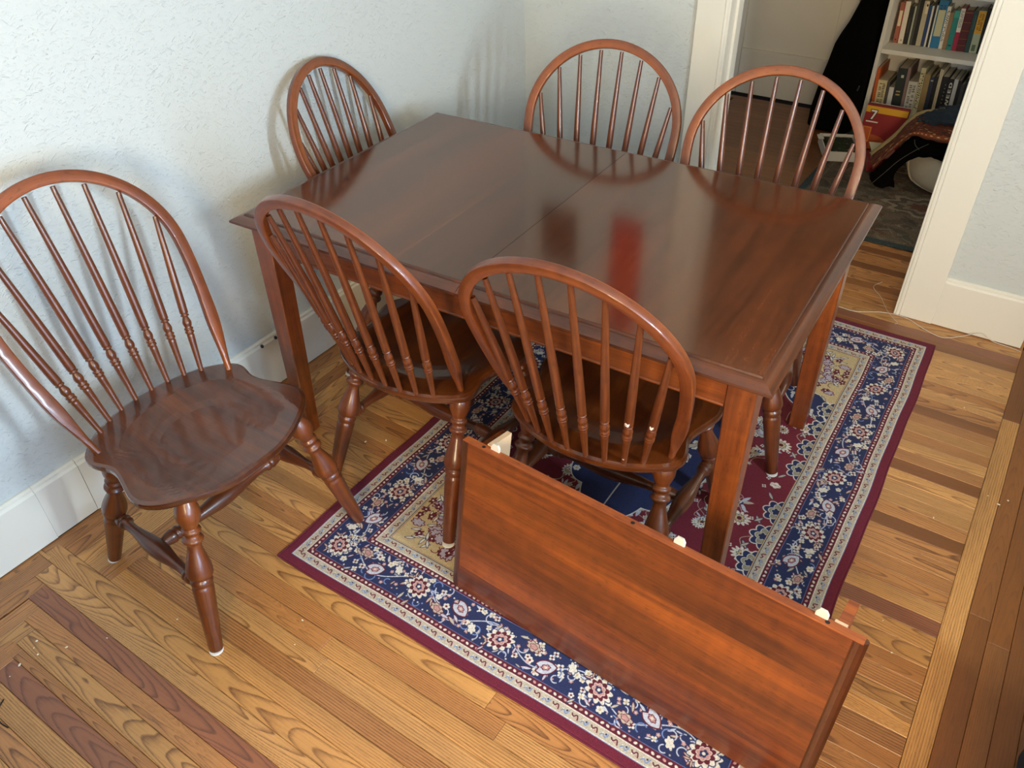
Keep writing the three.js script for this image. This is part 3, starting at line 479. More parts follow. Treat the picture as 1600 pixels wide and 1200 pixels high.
    const lobes = (R, c, st, lw) => { g.beginPath(); g.moveTo(0, 0); for (let i = 0; i <= 60; i++) { const a = i / 60 * Math.PI / 2, k = R * (1 + 0.06 * Math.abs(Math.sin(a * 7))) * (1 + 0.25 * Math.abs(Math.cos(2 * a))); g.lineTo(f + Math.cos(a) * k, f + Math.sin(a) * k * 1.15); } g.lineTo(0, f); g.closePath(); g.fillStyle = c; g.fill(); if (st) { g.strokeStyle = st; g.lineWidth = lw; g.stroke(); } };
    lobes(0.27, C.navy, C.cream, 0.004); lobes(0.2, C.gold, C.cream, 0.0035); g.save();
    for (let i = 0; i < 90; i++) { const a = q() * Math.PI / 2, k = Math.sqrt(q()) * 0.21, x = f + 0.012 + Math.cos(a) * k, y = f + 0.012 + Math.sin(a) * k * 1.15, t = q(); if (t < 0.3) blob(x, y, 0.017, 7, 0.3, C.lilac, q() * 6, 1.3, 0.8, C.wine, 0.0022); else if (t < 0.5) { blob(x, y, 0.013, 5, 0.45, C.wine, q() * 6, 1.2, 0.8); dot(x, y, 0.003, C.cream); } else if (t < 0.75) curl(x, y, 0.012, q() * 6, C.wine, 0.0022); else leaf(x, y, 0.03, q() * 6, C.cream, C.navy); }
    for (let i = 0; i < 22; i++) { const a = (i + 0.5) / 22 * Math.PI / 2, k = 0.262 * (1 + 0.25 * Math.abs(Math.cos(2 * a))), x = f + Math.cos(a) * k, y = f + Math.sin(a) * k * 1.15; if (i % 2) { posy(x, y, 0.0085, C.cream, C.gold); leaf(x, y, 0.03, a + 0.6, C.pale, C.cream); } else curl(x, y, 0.011, a, C.cream, 0.003); }
    g.restore();
    for (let y = f + 0.34; y < cy; y += 0.105) { blob(f, y, 0.045, 8, 0.25, C.navy, 0, 1, 1.05, C.cream, 0.0035); blob(f, y, 0.03, 6, 0.3, '#8f8873', 0, 1, 1.1, C.cream, 0.002); blob(f + 0.008, y, 0.013, 5, 0.3, C.navy, 0, 1, 1.1, C.cream, 0.0015); for (const e of [-1, 1]) leaf(f + 0.03, y + e * 0.04, 0.032, e * 0.9, C.beige, C.navy); }
    g.save(); g.beginPath(); for (let i = 0; i <= 60; i++) { const a = i / 60 * Math.PI / 2, k = 0.24 * (1 + 0.1 * Math.abs(Math.sin(a * 6))); g.lineTo(cx - Math.cos(a) * k * 0.8, cy - Math.sin(a) * k * 1.4); } g.lineTo(cx, cy); g.fillStyle = C.navy; g.fill(); g.strokeStyle = C.cream; g.lineWidth = 0.004; g.stroke(); g.restore();
    for (let i = 0; i < 10; i++) posy(cx - q() * 0.15, cy - q() * 0.25, 0.012, C.cream, C.gold, 6);
    g.restore();
  }
  palmette(cx, cy, 0.1, 0);
  const im = g.getImageData(0, 0, W, H), p = im.data;      // single knots differ in tone
  for (let y = 0; y < H; y++) for (let x = 0; x < W; x++) { const k = (y * W + x) * 4, n = 0.86 + 0.28 * hash(x >> 1, y >> 1, 7) * 0.6 + 0.16 * hash(x, y, 9) - 0.05; p[k] *= n; p[k + 1] *= n; p[k + 2] *= n; }
  g.putImageData(im, 0, 0);
});
texRug.wrapS = texRug.wrapT = THREE.ClampToEdgeWrapping;
const texPile = dataTex(256, 256, (x, y) => { const n = 60 + 130 * hash(x >> 1, y >> 1, 3) + 60 * hash(x, y, 4); return [n, n, n]; }, false); texPile.repeat.set(8, 12);
{
  const t = thing('oriental_rug', 'dark red and navy oriental rug with floral borders under the dining table', 'rug');
  const H = 0.0045, edgeX = (v) => 0.0016 * Math.sin(v * 21) + 0.001 * Math.sin(v * 47), R = (v) => 1.82 + 0.04 * Math.pow(v, 0.8), Lx = (v) => 0.556 + 0.003 * v;
  const spot = (u, v) => { const x = lerp(Lx(v) + edgeX(v) * (1 - u), R(v) + edgeX(v + 2) * u, u), z = lerp(RUG.z0 - 0.004 * u, RUG.z0 + RUG.d, v) + 0.0015 * Math.sin(u * 17); return [x, z]; };
  const edge = (u, v) => { const m = Math.min(u * 1.29, (1 - u) * 1.29, v * 1.94, (1 - v) * 1.94); return H * (0.12 + 0.88 * Math.sqrt(clamp(m / 0.006))); };
  const uu = (i, n) => { const s = [0, 0.001, 0.003, 0.006]; const a = i / n; return a; };
  const g = gridGeo(120, 170, (a, b) => { const w = (q) => q < 0.04 ? q * 0.12 : q > 0.96 ? 1 - (1 - q) * 0.12 : lerp(0.0048, 0.9952, (q - 0.04) / 0.92); const u = w(a), v = w(b), [x, z] = spot(u, v); return [x, edge(u, v), z]; });
  const uv = g.attributes.uv; for (let i = 0; i < uv.count; i++) { const w = (q) => q < 0.04 ? q * 0.12 : q > 0.96 ? 1 - (1 - q) * 0.12 : lerp(0.0048, 0.9952, (q - 0.04) / 0.92); uv.setXY(i, w(uv.getX(i)), 1 - w(uv.getY(i))); }
  const ix = g.index.array; for (let i = 0; i < ix.length; i += 3) { const q = ix[i + 1]; ix[i + 1] = ix[i + 2]; ix[i + 2] = q; } g.computeVertexNormals();
  mesh('pile', g, std({ map: texRug, roughness: 0.95, bumpMap: texPile, bumpScale: 0.0012 }), t);
  const bind = std({ color: 0x5e1128, roughness: 0.9 }), run = (f) => { const c = new THREE.CatmullRomCurve3(Array.from({ length: 40 }, (_, i) => new THREE.Vector3(...f(i / 39)))); return new THREE.TubeGeometry(c, 120, 0.0024, 8); };
  for (const f of [(q) => { const [x, z] = spot(q, 0); return [x, 0.0022, z]; }, (q) => { const [x, z] = spot(q, 1); return [x, 0.0022, z]; }, (q) => { const [x, z] = spot(0, q); return [x, 0.0022, z]; }, (q) => { const [x, z] = spot(1, q); return [x, 0.0022, z]; }]) mesh('binding', run(f), bind, t);
}

// ---------------------------------------------------------------- small things on the dining room floor and back wall
{
  const wire = (pts, r) => new THREE.TubeGeometry(new THREE.CatmullRomCurve3(pts.map((p) => new THREE.Vector3(...p)), false, 'centripetal'), 160, r, 6);
  const m = phys({ color: 0xe6dccb, roughness: 0.25, transmission: 0.25, thickness: 0.002 });
  const tag = (o, label, category) => { o.userData.label = label; o.userData.category = category; };
  tag(mesh('cord', wire([[1.30, 0.0025, 0.05], [1.46, 0.0025, 0.064], [1.517, 0.0025, 0.065], [1.60, 0.0025, 0.02], [1.651, 0.0025, 0.008], [1.695, 0.0025, 0.012], [1.766, 0.0025, 0.054], [1.829, 0.0025, 0.073], [1.88, 0.006, 0.04], [1.93, 0.02, 0.008], [1.945, 0.022, 0.006], [1.985, 0.006, 0.01], [2.04, 0.0025, 0.012], [2.075, 0.0025, 0.02]], 0.0014), m), 'thin clear cord lying along the foot of the right door casing', 'cord');
  tag(mesh('thread', wire([[1.55, 0.0018, -0.21], [1.53, 0.0018, -0.155], [1.575, 0.0018, -0.09], [1.61, 0.0018, -0.02], [1.645, 0.0018, 0.03], [1.672, 0.0018, 0.062], [1.665, 0.0018, 0.072]], 0.0008), m), 'loose pale thread crossing the doorway floor beside the casing', 'thread');
  tag(mesh('hair', wire([[0.345, 0.0015, 2.73], [0.362, 0.0015, 2.755], [0.392, 0.0015, 2.765], [0.42, 0.0015, 2.762]], 0.0015), std({ color: 0x14100e, roughness: 0.5 })), 'short curved dark strand on the oak floor at the bottom left', 'strand');
  // crumbs: scattered specks nobody would count
  const r = rng(8), gs = [], spots = [[0.40, 2.50], [0.34, 2.57], [0.262, 2.60], [0.275, 2.615], [0.30, 2.62], [0.29, 2.66], [0.30, 2.69], [0.765, 2.20], [0.80, 2.26], [0.5, 2.37], [0.39, 1.69], [0.45, 1.62], [0.5, 1.58], [1.97, 0.45], [1.99, 1.0], [2.1, 0.83], [2.13, 0.85], [2.15, 0.82], [2.0, 1.5], [1.96, 1.42], [0.36, 2.2]];
  for (const [x, z] of spots) { const g = new THREE.IcosahedronGeometry(0.0014 + r() * 0.0018, 0); g.scale(1, 0.6, 1 + r()); g.rotateY(r() * 6); g.translate(x, 0.0012, z); gs.push(g); }
  const cr = mesh('crumbs', mergeGeometries(gs), std({ color: 0xe6dcc4, roughness: 0.9 })); cr.userData = { kind: 'stuff', label: 'pale crumbs scattered over the oak floor', category: 'crumbs' };
  // two hangings on the back wall, above the frame, that the tabletop mirrors
  const red = thing('wall_hanging', 'narrow red cloth hanging on the back wall, mirrored in the tabletop', 'wall hanging', [0.515, 1.42, 0.0]);
  mesh('cloth', gridGeo(12, 24, (u, v) => [(u - 0.5) * 0.15, v * 0.62, -0.008 + 0.006 * Math.sin(u * 9 + v * 2)]), std({ color: 0xc01420, roughness: 0.85, side: THREE.DoubleSide }), red);
  const rodm = mesh('rod', new THREE.CylinderGeometry(0.006, 0.006, 0.19, 12), M.table, red, [0, 0.622, -0.006]); rodm.rotation.z = Math.PI / 2;
  const pic = thing('framed_picture', 'small dark brown framed picture on the back wall, mirrored in the tabletop', 'picture', [0.17, 1.6, -0.006]);
  mesh('picture', sbox(-0.07, 0.07, -0.11, 0.11, -0.006, -0.002), std({ color: 0x3a2a18, roughness: 0.7 }), pic);
  for (const [x, y, a, b] of [[0, 0.125, 0.18, 0.03], [0, -0.125, 0.18, 0.03], [-0.078, 0, 0.024, 0.25], [0.078, 0, 0.024, 0.25]]) mesh('frame', at(box(a, b, 0.02, 0.003), x, y, 0), std({ color: 0x2c1c10, roughness: 0.5 }), pic);
  // chest of drawers outside the frame on the left, whose shade falls on the lower left wall and the bottom left of the floor
  const sb = thing('chest_of_drawers', 'dark wooden chest of drawers left of the frame, shading the floor at the bottom left', 'chest', [0.66, 0, 3.32]);
  mesh('carcass', boxUV(at(box(1.26, 0.93, 0.4, 0.004), 0, 0.505, 0), 1), M.turned, sb); mesh('top', boxUV(at(box(1.3, 0.03, 0.44, 0.006), 0, 0.985, 0), 0), M.turned, sb);
  for (const x of [-0.31, 0.31]) for (const y of [0.2, 0.48, 0.76]) { const dr = mesh('drawer', boxUV(at(box(0.58, 0.25, 0.02, 0.004), 0, 0, 0), 0), M.moulding, sb, [x, y, -0.205]); mesh('knob', new THREE.SphereGeometry(0.016, 14, 10), M.leg, dr, [0, 0, -0.022]); }
  for (const x of [-0.58, 0.58]) for (const z of [-0.15, 0.15]) mesh('foot', at(box(0.06, 0.04, 0.06, 0.004), x, 0.02, z), M.turned, sb);
  // edge of a navy armchair beside the camera
  const ac = thing('armchair', 'navy upholstered armchair whose skirt just enters at the bottom right corner', 'armchair', [2.668, 0, 1.98]);
  const navy = std({ color: 0x1d2638, roughness: 0.95, bumpMap: texPile, bumpScale: 0.001 });
  mesh('skirt', boxUV(at(box(0.78, 0.26, 0.74, 0.02), 0, 0.135, 0), 1), navy, ac); mesh('seat', boxUV(at(box(0.52, 0.16, 0.62, 0.05), 0, 0.34, -0.04), 1), navy, ac);
  for (const s of [-1, 1]) mesh('arm', boxUV(at(box(0.14, 0.34, 0.74, 0.05), s * 0.32, 0.43, 0), 1), navy, ac); mesh('backrest', boxUV(at(box(0.78, 0.6, 0.16, 0.06), 0, 0.56, 0.3), 1), navy, ac);
}

// ---------------------------------------------------------------- the room beyond the doorway
const tagged = (name, label, category, pos, turn, group) => thing(name, label, category, pos, turn, group);
{
  const tex = canvasTex(1024, 1024, (g, W, H) => {
    const r = rng(23); g.fillStyle = '#75695c'; g.fillRect(0, 0, W, H);
    for (let i = 0; i < 900; i++) { g.fillStyle = ['#8f8678', '#5d4a40', '#6b3f2e', '#4f5550', '#9c9382', '#3f3a36'][r() * 6 | 0] + '77'; g.beginPath(); g.ellipse(r() * W, r() * H, 6 + r() * 40, 4 + r() * 16, r() * 3, 0, 7); g.fill(); }
    g.lineWidth = 5; for (let i = 0; i < 260; i++) { g.strokeStyle = ['#a79f8f88', '#4a3d3588', '#7a4a3888'][r() * 3 | 0]; g.lineWidth = 2 + r() * 4; g.beginPath(); const x = r() * W, y = r() * H; g.moveTo(x, y); g.bezierCurveTo(x + r() * 80 - 40, y + r() * 50, x + r() * 120 - 60, y - r() * 60, x + r() * 90 - 45, y + r() * 40 - 20); g.stroke(); }
    for (const [x, y] of [[440, 660], [820, 520], [220, 300]]) for (const [R, c] of [[120, '#a39a8a'], [98, '#5b5148'], [70, '#8d8474'], [44, '#6b4434']]) { g.fillStyle = c + 'ee'; g.beginPath(); for (let k = 0; k <= 64; k++) { const a = k / 64 * 6.283, q = R * (0.86 + 0.14 * Math.cos(a * 8)); g.lineTo(x + Math.cos(a) * q * 1.25, y + Math.sin(a) * q * 0.8); } g.fill(); }
    g.strokeStyle = '#39505a'; g.lineWidth = 56; g.strokeRect(0, 0, W, H); g.strokeStyle = '#8d8676aa'; g.lineWidth = 6; g.strokeRect(46, 46, W - 92, H - 92);
    const im = g.getImageData(0, 0, W, H), p = im.data; for (let i = 0; i < W * H; i++) { const n = 0.75 + 0.5 * hash(i % W >> 1, i / W >> 1, 3); p[i * 4] *= n; p[i * 4 + 1] *= n; p[i * 4 + 2] *= n; } g.putImageData(im, 0, 0);
  });
  const t = tagged('area_rug', 'worn grey and rust patterned rug on the floor beyond the doorway', 'rug', [1.63, 0, -1.14]);
  mesh('pile', boxUVPlan(box(1.29, 0.008, 1.24, 0.003), 1.29, 1.24), std({ map: tex, color: 0xc4bcb0, roughness: 0.95, bumpMap: texPile, bumpScale: 0.001 }), t, [0, 0.004, 0]);
}
function boxUVPlan(g, w, d) { const p = g.attributes.position, uv = g.attributes.uv; for (let i = 0; i < p.count; i++) uv.setXY(i, p.getX(i) / w + 0.5, 0.5 - p.getZ(i) / d); return g; }
{
  const t = tagged('bookcase', 'white open bookcase full of books against the far wall of the next room', 'bookcase', [1.016, 0, -2.052]);
  const W = 0.78, D = 0.252, m = std({ color: 0xd9d5c9, roughness: 0.55 }); t.rotation.y = 0;
  mesh('side_panel', at(box(0.019, 1.5, D, 0.0015), 0.0095, 0.75, D / 2), m, t); mesh('side_panel', at(box(0.019, 1.5, D, 0.0015), W - 0.0095, 0.75, D / 2), m, t);
  mesh('back_panel', at(box(W - 0.03, 1.48, 0.006, 0.001), W / 2, 0.75, 0.003), m, t);
  for (const y of [0.098, 0.427, 0.722, 1.1, 1.49]) mesh('shelf', at(box(W - 0.04, 0.022, D - 0.008, 0.0015), W / 2, y - 0.0, D / 2 + 0.002), m, t);
  mesh('plinth', at(box(W - 0.04, 0.085, 0.016, 0.001), W / 2, 0.0435, D - 0.02), m, t);
}
// books: colour, spine x, thickness, height, and what is printed on the spine
const bookBoard = {}, boardMat = (c) => bookBoard[c] ??= std({ color: c, roughness: 0.55 }), pageMat = std({ color: 0xcfc4a8, roughness: 0.9 });
const inkTex = (bg, ink, seed, text) => canvasTex(64, 256, (g, W, H) => { g.fillStyle = bg; g.fillRect(0, 0, W, H); const r = rng(seed); g.fillStyle = ink; if (text) { g.save(); g.translate(W / 2, H * 0.36); g.rotate(-Math.PI / 2); g.font = 'bold 54px sans-serif'; g.textAlign = 'center'; g.textBaseline = 'middle'; g.fillText(text, 0, 2); g.restore(); } else for (let c = 0; c < 2; c++) for (let y = 26; y < 210;) { const h = 4 + r() * 9; g.fillRect(10 + c * 24 + r() * 3, y, 15 + r() * 5, h * 0.55); y += h + 2 + (r() < 0.15 ? 14 : 0); } });
const box1 = new THREE.BoxGeometry(1, 1, 1);
function book(x, w, h, d, y, z, lean, color, label, group, opt = {}) {      // spine faces +z at z
  const t = tagged('book', label, 'book', [x, y, z], 0, group); t.rotation.z = lean; const c = Math.min(0.0022, w * 0.18);
  const s = (n, a, b, e, px, py, pz, m) => { const q = mesh(n, box1, m, t, [px, py, pz]); q.scale.set(a, b, e); return q; };
  const m = boardMat(color);
  s('spine', w, h, c, w / 2, h / 2, -c / 2, opt.ink ? [m, m, m, m, std({ map: inkTex(...opt.ink), roughness: 0.55 }), m] : m);
  s('cover', c, h, d - c, c / 2, h / 2, -c - (d - c) / 2, m); s('cover', c, h, d - c, w - c / 2, h / 2, -c - (d - c) / 2, m);
  s('pages', w - 2 * c, h - 0.006, d - c - 0.004, w / 2, h / 2, -c - (d - c - 0.004) / 2, pageMat);
  for (const [y0, y1, col, x0 = 0.02, x1 = 0.98] of opt.label || []) s('spine_label', w * (x1 - x0), h * (y1 - y0), 0.0006, w * (x0 + x1) / 2, h * (y0 + y1) / 2, 0.0003, typeof col === 'object' ? col : boardMat(col));
}
{
  const Y = 0.4385, Z = -1.945, G = 'books on the upper shelf', D = 0.1;
  const cream = '#d9c9a6', row = [
    [1.056, .0195, .198, 0x9c5a44, 'salmon paperback with a cream label, at the left end of the upper book row', { label: [[.42, .8, cream, .2, .95], [.07, .1, 0x2a1a14, .35, .7]] }],
    [1.076, .0045, .208, 0x9a2a24, 'very thin red book between the salmon and the thick white book'],
    [1.081, .0235, .205, 0xd8cfbc, 'thick white book right of the thin red one on the upper shelf', { label: [[.06, .1, 0x8f8878, .4, .7]] }],
    [1.106, .0225, .184, 0x15140f, 'black book beside the thick white one on the upper shelf', { label: [[.3, .7, 0x3a3428, .3, .6]] }],
    [1.129, .0075, .187, 0xa7ab98, 'thin pale green book, third dark-to-light spine on the upper shelf'],
    [1.1375, .0125, .213, 0x3d4038, 'tall dark grey book beside the thin pale green one'],
    [1.151, .0165, .222, 0x0f0e0d, 'tallest black book left of the beige one on the upper shelf'],
    [1.169, .024, .217, 0xb4a98c, 'beige book whose cream spine top bears a black dot', { label: [[.72, .99, cream, .4, .98], [.88, .93, 0x14110e, .55, .85]] }],
    [1.1945, .015, .199, 0x1f3a66, 'dark blue book right of the beige one on the upper shelf'],
    [1.2105, .0085, .198, 0xd6d2c6, 'thin white book between the blue book and a black one'],
    [1.2195, .011, .216, 0x171514, 'slim black book between two thin white ones'],
    [1.231, .0065, .202, 0xd9d4c5, 'thin white book left of the bright blue lettered one'],
    [1.2385, .042, .228, 0x1d6486, 'bright blue book with slanted dark lettering on a pale diagonal band', { ink: ['#1f6c92', '#12202a', 5], label: [[.25, .8, inkBand(), .12, .9]] }],
    [1.2815, .0165, .203, 0xd3ccb8, 'white book with a column of black lettering, right of the bright blue one', { ink: ['#d3ccb8', '#1c1814', 9] }],
    [1.299, .0185, .177, 0x8c6d49, 'tan book between the black-lettered white one and the teal one'],
    [1.3185, .0255, .189, 0x1f7a70, 'teal book with a lighter teal top on the upper shelf', { label: [[.82, .99, 0x3a9484], [.1, .13, 0x12241f, .2, .8]] }],
    [1.345, .0205, .203, 0x9e1c3c, 'crimson book with a white label over its upper half', { label: [[.44, .99, std({ map: inkTex('#d8d2c2', '#2a2622', 17), roughness: 0.6 })]] }],
    [1.3665, .038, .196, 0x4f1216, 'wide dark red book with faint gold bands on the upper shelf', { label: [[.93, .945, 0x8a5a32], [.7, .71, 0x8a5a32], [.5, .51, 0x8a5a32], [.3, .31, 0x8a5a32], [.14, .15, 0x8a5a32]] }],
    [1.4055, .021, .197, 0x27433f, 'dark green-grey book between the dark red and the yellow-topped one', { label: [[.55, .9, 0x46605a, .5, .7]] }],
    [1.4275, .034, .2, 0xa8ad8f, 'yellow-topped book with a pale green foot at the right end of the upper row', { label: [[.46, .98, std({ map: inkTex('#d79a22', '#3a2a10', 21), roughness: 0.6 })], [.05, .2, 0x59634a, .2, .7]] }],
    [1.4625, .028, .215, 0x14120f, 'black book half hidden by the door casing on the upper shelf'],
    [1.4915, .026, .2, 0x2b2622, 'dark brown book behind the door casing on the upper shelf'],
  ];
  for (const [x, w, h, c, l, o] of row) book(x, w, h, D, Y, Z, 0.05, c, l, G, o);
}
function inkBand() { return std({ color: 0xb9b48a, roughness: 0.6 }); }
{
  const Y = 0.1095, Z = -1.83, G = 'books on the lower shelf', D = 0.2;
  const row = [
    [1.0475, .016, .225, 0xb4521c, 'orange book at the left end of the lower shelf'],
    [1.064, .045, .166, 0xc9b98a, 'cream paperback with dark lettering beside the orange book', { ink: ['#cdbd8f', '#2a2218', 31] }],
    [1.111, .0125, .16, 0x4b453c, 'slim grey-brown book right of the cream paperback'],
    [1.1255, .0235, .138, 0xc9c7c0, 'short white book, the lowest on the lower shelf'],
    [1.151, .045, .24, 0x1c2522, 'large dark green book with a gold title on the lower shelf', { label: [[.42, .45, 0xa89058, .25, .7], [.49, .52, 0xa89058, .25, .7], [.8, .86, 0xb8b4a4, .45, .75]] }],
    [1.198, .0145, .25, 0x7a6460, 'thin mauve book right of the large dark green one'],
    [1.2145, .0455, .182, 0xb4b1a6, 'thick white book with short dark lines of print on the lower shelf', { ink: ['#b9b6ab', '#3a3630', 41] }],
    [1.262, .0225, .258, 0xb9b08c, 'tall pale book with a vertical dark title on the lower shelf', { ink: ['#bfb691', '#2e2a1e', 43] }],
    [1.2865, .026, .229, 0x8d7448, 'tan cloth book right of the tall pale one'],
    [1.3145, .0185, .22, 0x26283a, 'dark navy book right of the tan cloth one', { label: [[.9, .93, 0xaaa28a, .2, .8]] }],
    [1.335, .016, .225, 0x17150f, 'black book between the navy book and the thin cream pair'],
    [1.3525, .0075, .265, 0xb8a98a, 'thin cream book, left of a pair on the lower shelf'],
    [1.361, .0065, .262, 0xc0b294, 'thin cream book, right of a pair on the lower shelf'],
    [1.3695, .032, .23, 0x12110f, 'black book with a dotted line down its spine', { label: [0.1, 0.18, 0.26, 0.34, 0.42, 0.5, 0.58, 0.66, 0.74, 0.82].map((q) => [q, q + .015, 0xa8a294, .62, .76]) }],
    [1.403, .024, .224, 0x14120f, 'black book lettered WEED in large pale letters', { ink: ['#14120f', '#c9c4b4', 47, 'WEED'] }],
    [1.4285, .0185, .226, 0xb3b1ac, 'white book next to the one lettered WEED'],
    [1.448, .0155, .222, 0x1a1816, 'black book right of the white one at the end of the lower shelf'],
    [1.4645, .0155, .205, 0x3a3a3a, 'dark grey book, the lower of two at the end of the lower shelf'],
    [1.481, .0135, .24, 0x191818, 'black book at the casing end of the lower shelf'],
    [1.4955, .03, .225, 0x24201d, 'dark book hidden mostly by the casing on the lower shelf'],
  ];
  for (const [x, w, h, c, l, o] of row) book(x, w, h, D, Y, Z, 0.055, c, l, G, o);
}
{ // tall black bag: soft sections stacked upwards
  const t = tagged('black_bag', 'tall black padded bag with a curved shoulder standing beside the bookcase', 'bag', [0, 0, 0]);
  const sec = [[0.0, 0.772, 0.985, 0.10, -1.80], [0.02, 0.752, 1.0, 0.125, -1.80], [0.1, 0.75, 1.003, 0.13, -1.81], [0.24, 0.764, 1.005, 0.125, -1.83], [0.33, 0.778, 1.005, 0.12, -1.85], [0.43, 0.79, 1.004, 0.11, -1.87], [0.48, 0.807, 1.002, 0.105, -1.88], [0.54, 0.834, 1.0, 0.1, -1.89], [0.65, 0.866, 0.995, 0.09, -1.91], [0.8, 0.885, 0.985, 0.075, -1.94], [1.05, 0.9, 0.98, 0.06, -1.97], [1.25, 0.91, 0.97, 0.05, -1.985], [1.3, 0.93, 0.955, 0.03, -1.99]];
  const st = sec.map(([y, x0, x1, dz, z]) => Array.from({ length: 36 }, (_, k) => { const a = -k / 36 * Math.PI * 2, e = 0.55, c = Math.cos(a), s = Math.sin(a); return new THREE.Vector3((x0 + x1) / 2 + (x1 - x0) / 2 * Math.sign(c) * Math.abs(c) ** e, y + 0.002 * Math.sin(5 * a), z + dz * Math.sign(s) * Math.abs(s) ** e); }));
  mesh('shell', sweep(st), phys({ color: 0x050504, roughness: 1, specularIntensity: 0.15 }), t);
  const buckle = mesh('buckle', box(0.008, 0.028, 0.006, 0.002), std({ color: 0x2c2b2a, roughness: 0.5 }), t, [0.985, 0.25, -1.715]); buckle.rotation.z = -0.2;
}
{ // games box standing on its edge, small teal box beside it
  const face = canvasTex(512, 512, (g, W, H) => { g.fillStyle = '#8e1a1c'; g.fillRect(0, 0, W, H); g.fillStyle = '#d8a21c'; g.fillRect(0, 12, W, 74); g.fillStyle = '#c0561e'; g.fillRect(10, 250, 120, 190); g.strokeStyle = '#d89a3a'; g.lineWidth = 7; g.strokeRect(24, 262, 92, 160); g.fillStyle = '#b4501e'; g.beginPath(); g.moveTo(130, 512); g.lineTo(130, 340); g.quadraticCurveTo(330, 330, 420, 512); g.fill(); g.font = 'bold 150px sans-serif'; g.lineWidth = 18; g.strokeStyle = '#1b120f'; g.strokeText('7', 62, 165); g.fillStyle = '#ece6da'; g.fillText('7', 62, 165); g.fillRect(30, 186, 150, 14); });
  const t = tagged('game_box', 'red game box with a yellow band and a white 7, before the lower shelf', 'box', [1.185, 0.0145, -1.525]); t.rotation.set(-0.1, 0.0, 0);
  const red = std({ color: 0x7c1719, roughness: 0.5 });
  mesh('lid', box(0.206, 0.222, 0.04, 0.002), red, t, [0, 0.112, -0.02]); mesh('lid_face', new THREE.BoxGeometry(0.203, 0.219, 0.0008), [red, red, red, red, std({ map: face, roughness: 0.45 }), red], t, [0, 0.112, 0.0005]);
  mesh('base', box(0.2, 0.217, 0.03, 0.002), std({ color: 0xd9d2c0, roughness: 0.7 }), t, [0, 0.112, -0.052]);
  const b = tagged('small_box', 'small dark teal box behind the right corner of the red game box', 'box', [1.325, 0.109, -1.73], 0.1);
  mesh('lid', box(0.05, 0.06, 0.09, 0.002), std({ color: 0x1e3a3a, roughness: 0.5 }), b, [0, 0.031, 0]); mesh('label', box(0.03, 0.008, 0.001, 0.0003), std({ color: 0xbfc8c4, roughness: 0.6 }), b, [0.0, 0.02, 0.0455]);
  // open white tray with a dark green board, pink booklet on a red box
  const tr = tagged('tray', 'white cardboard tray with a dark green printed sheet lying in it', 'tray', [1.02, 0.0085, -1.42], 0.42), wt = std({ color: 0xd5d0c4, roughness: 0.7 });
  mesh('floor', box(0.17, 0.004, 0.25, 0.001), wt, tr, [0, 0.002, 0]); for (const s of [-1, 1]) { mesh('side', box(0.006, 0.05, 0.25, 0.001), wt, tr, [s * 0.085, 0.025, 0]); mesh('side', box(0.17, 0.05, 0.006, 0.001), wt, tr, [0, 0.025, s * 0.125]); mesh('flap', box(0.03, 0.003, 0.06, 0.001), wt, tr, [s * 0.09, 0.052, s * 0.07]); }
  const sh = tagged('printed_sheet', 'dark green leafy printed sheet on the white tray', 'sheet', [1.02, 0.037, -1.42], 0.42);
  const leafy = canvasTex(256, 256, (g, W, H) => { const r = rng(3); g.fillStyle = '#20261a'; g.fillRect(0, 0, W, H); for (let i = 0; i < 120; i++) { g.fillStyle = ['#2e3a22', '#151a10', '#3d4a2c', '#1c1c1c', '#54604a'][r() * 5 | 0]; g.beginPath(); g.ellipse(r() * W, r() * H, 5 + r() * 26, 3 + r() * 8, r() * 3, 0, 7); g.fill(); } g.fillStyle = '#a9ac9c'; for (let i = 0; i < 7; i++) g.fillRect(r() * W, r() * H, 20, 5); });
  mesh('sheet', boxUVPlan(box(0.15, 0.006, 0.21, 0.001), 0.15, 0.21), std({ map: leafy, roughness: 0.4 }), sh, [0, 0.01, 0]);
  const rb = tagged('flat_box', 'flat dark red box lying before the game box', 'box', [1.245, 0.0085, -1.33], 0.35); mesh('lid', box(0.13, 0.055, 0.14, 0.002), std({ color: 0x7e1a22, roughness: 0.5 }), rb, [0, 0.0285, 0]);
  const bk = tagged('booklet', 'open pink and cream booklet on the flat dark red box', 'booklet', [1.24, 0.066, -1.34], 0.5);
  const pk = std({ color: 0xb06a66, roughness: 0.6 }), cr = std({ color: 0xcfc5a8, roughness: 0.7 });
  const pg1 = mesh('page', box(0.1, 0.003, 0.1, 0.001), pk, bk, [0.02, 0.012, 0.02]); pg1.rotation.z = 0.12; const pg2 = mesh('page', box(0.1, 0.003, 0.09, 0.001), cr, bk, [0.0, 0.026, -0.02]); pg2.rotation.set(0.3, 0, -0.1);
}
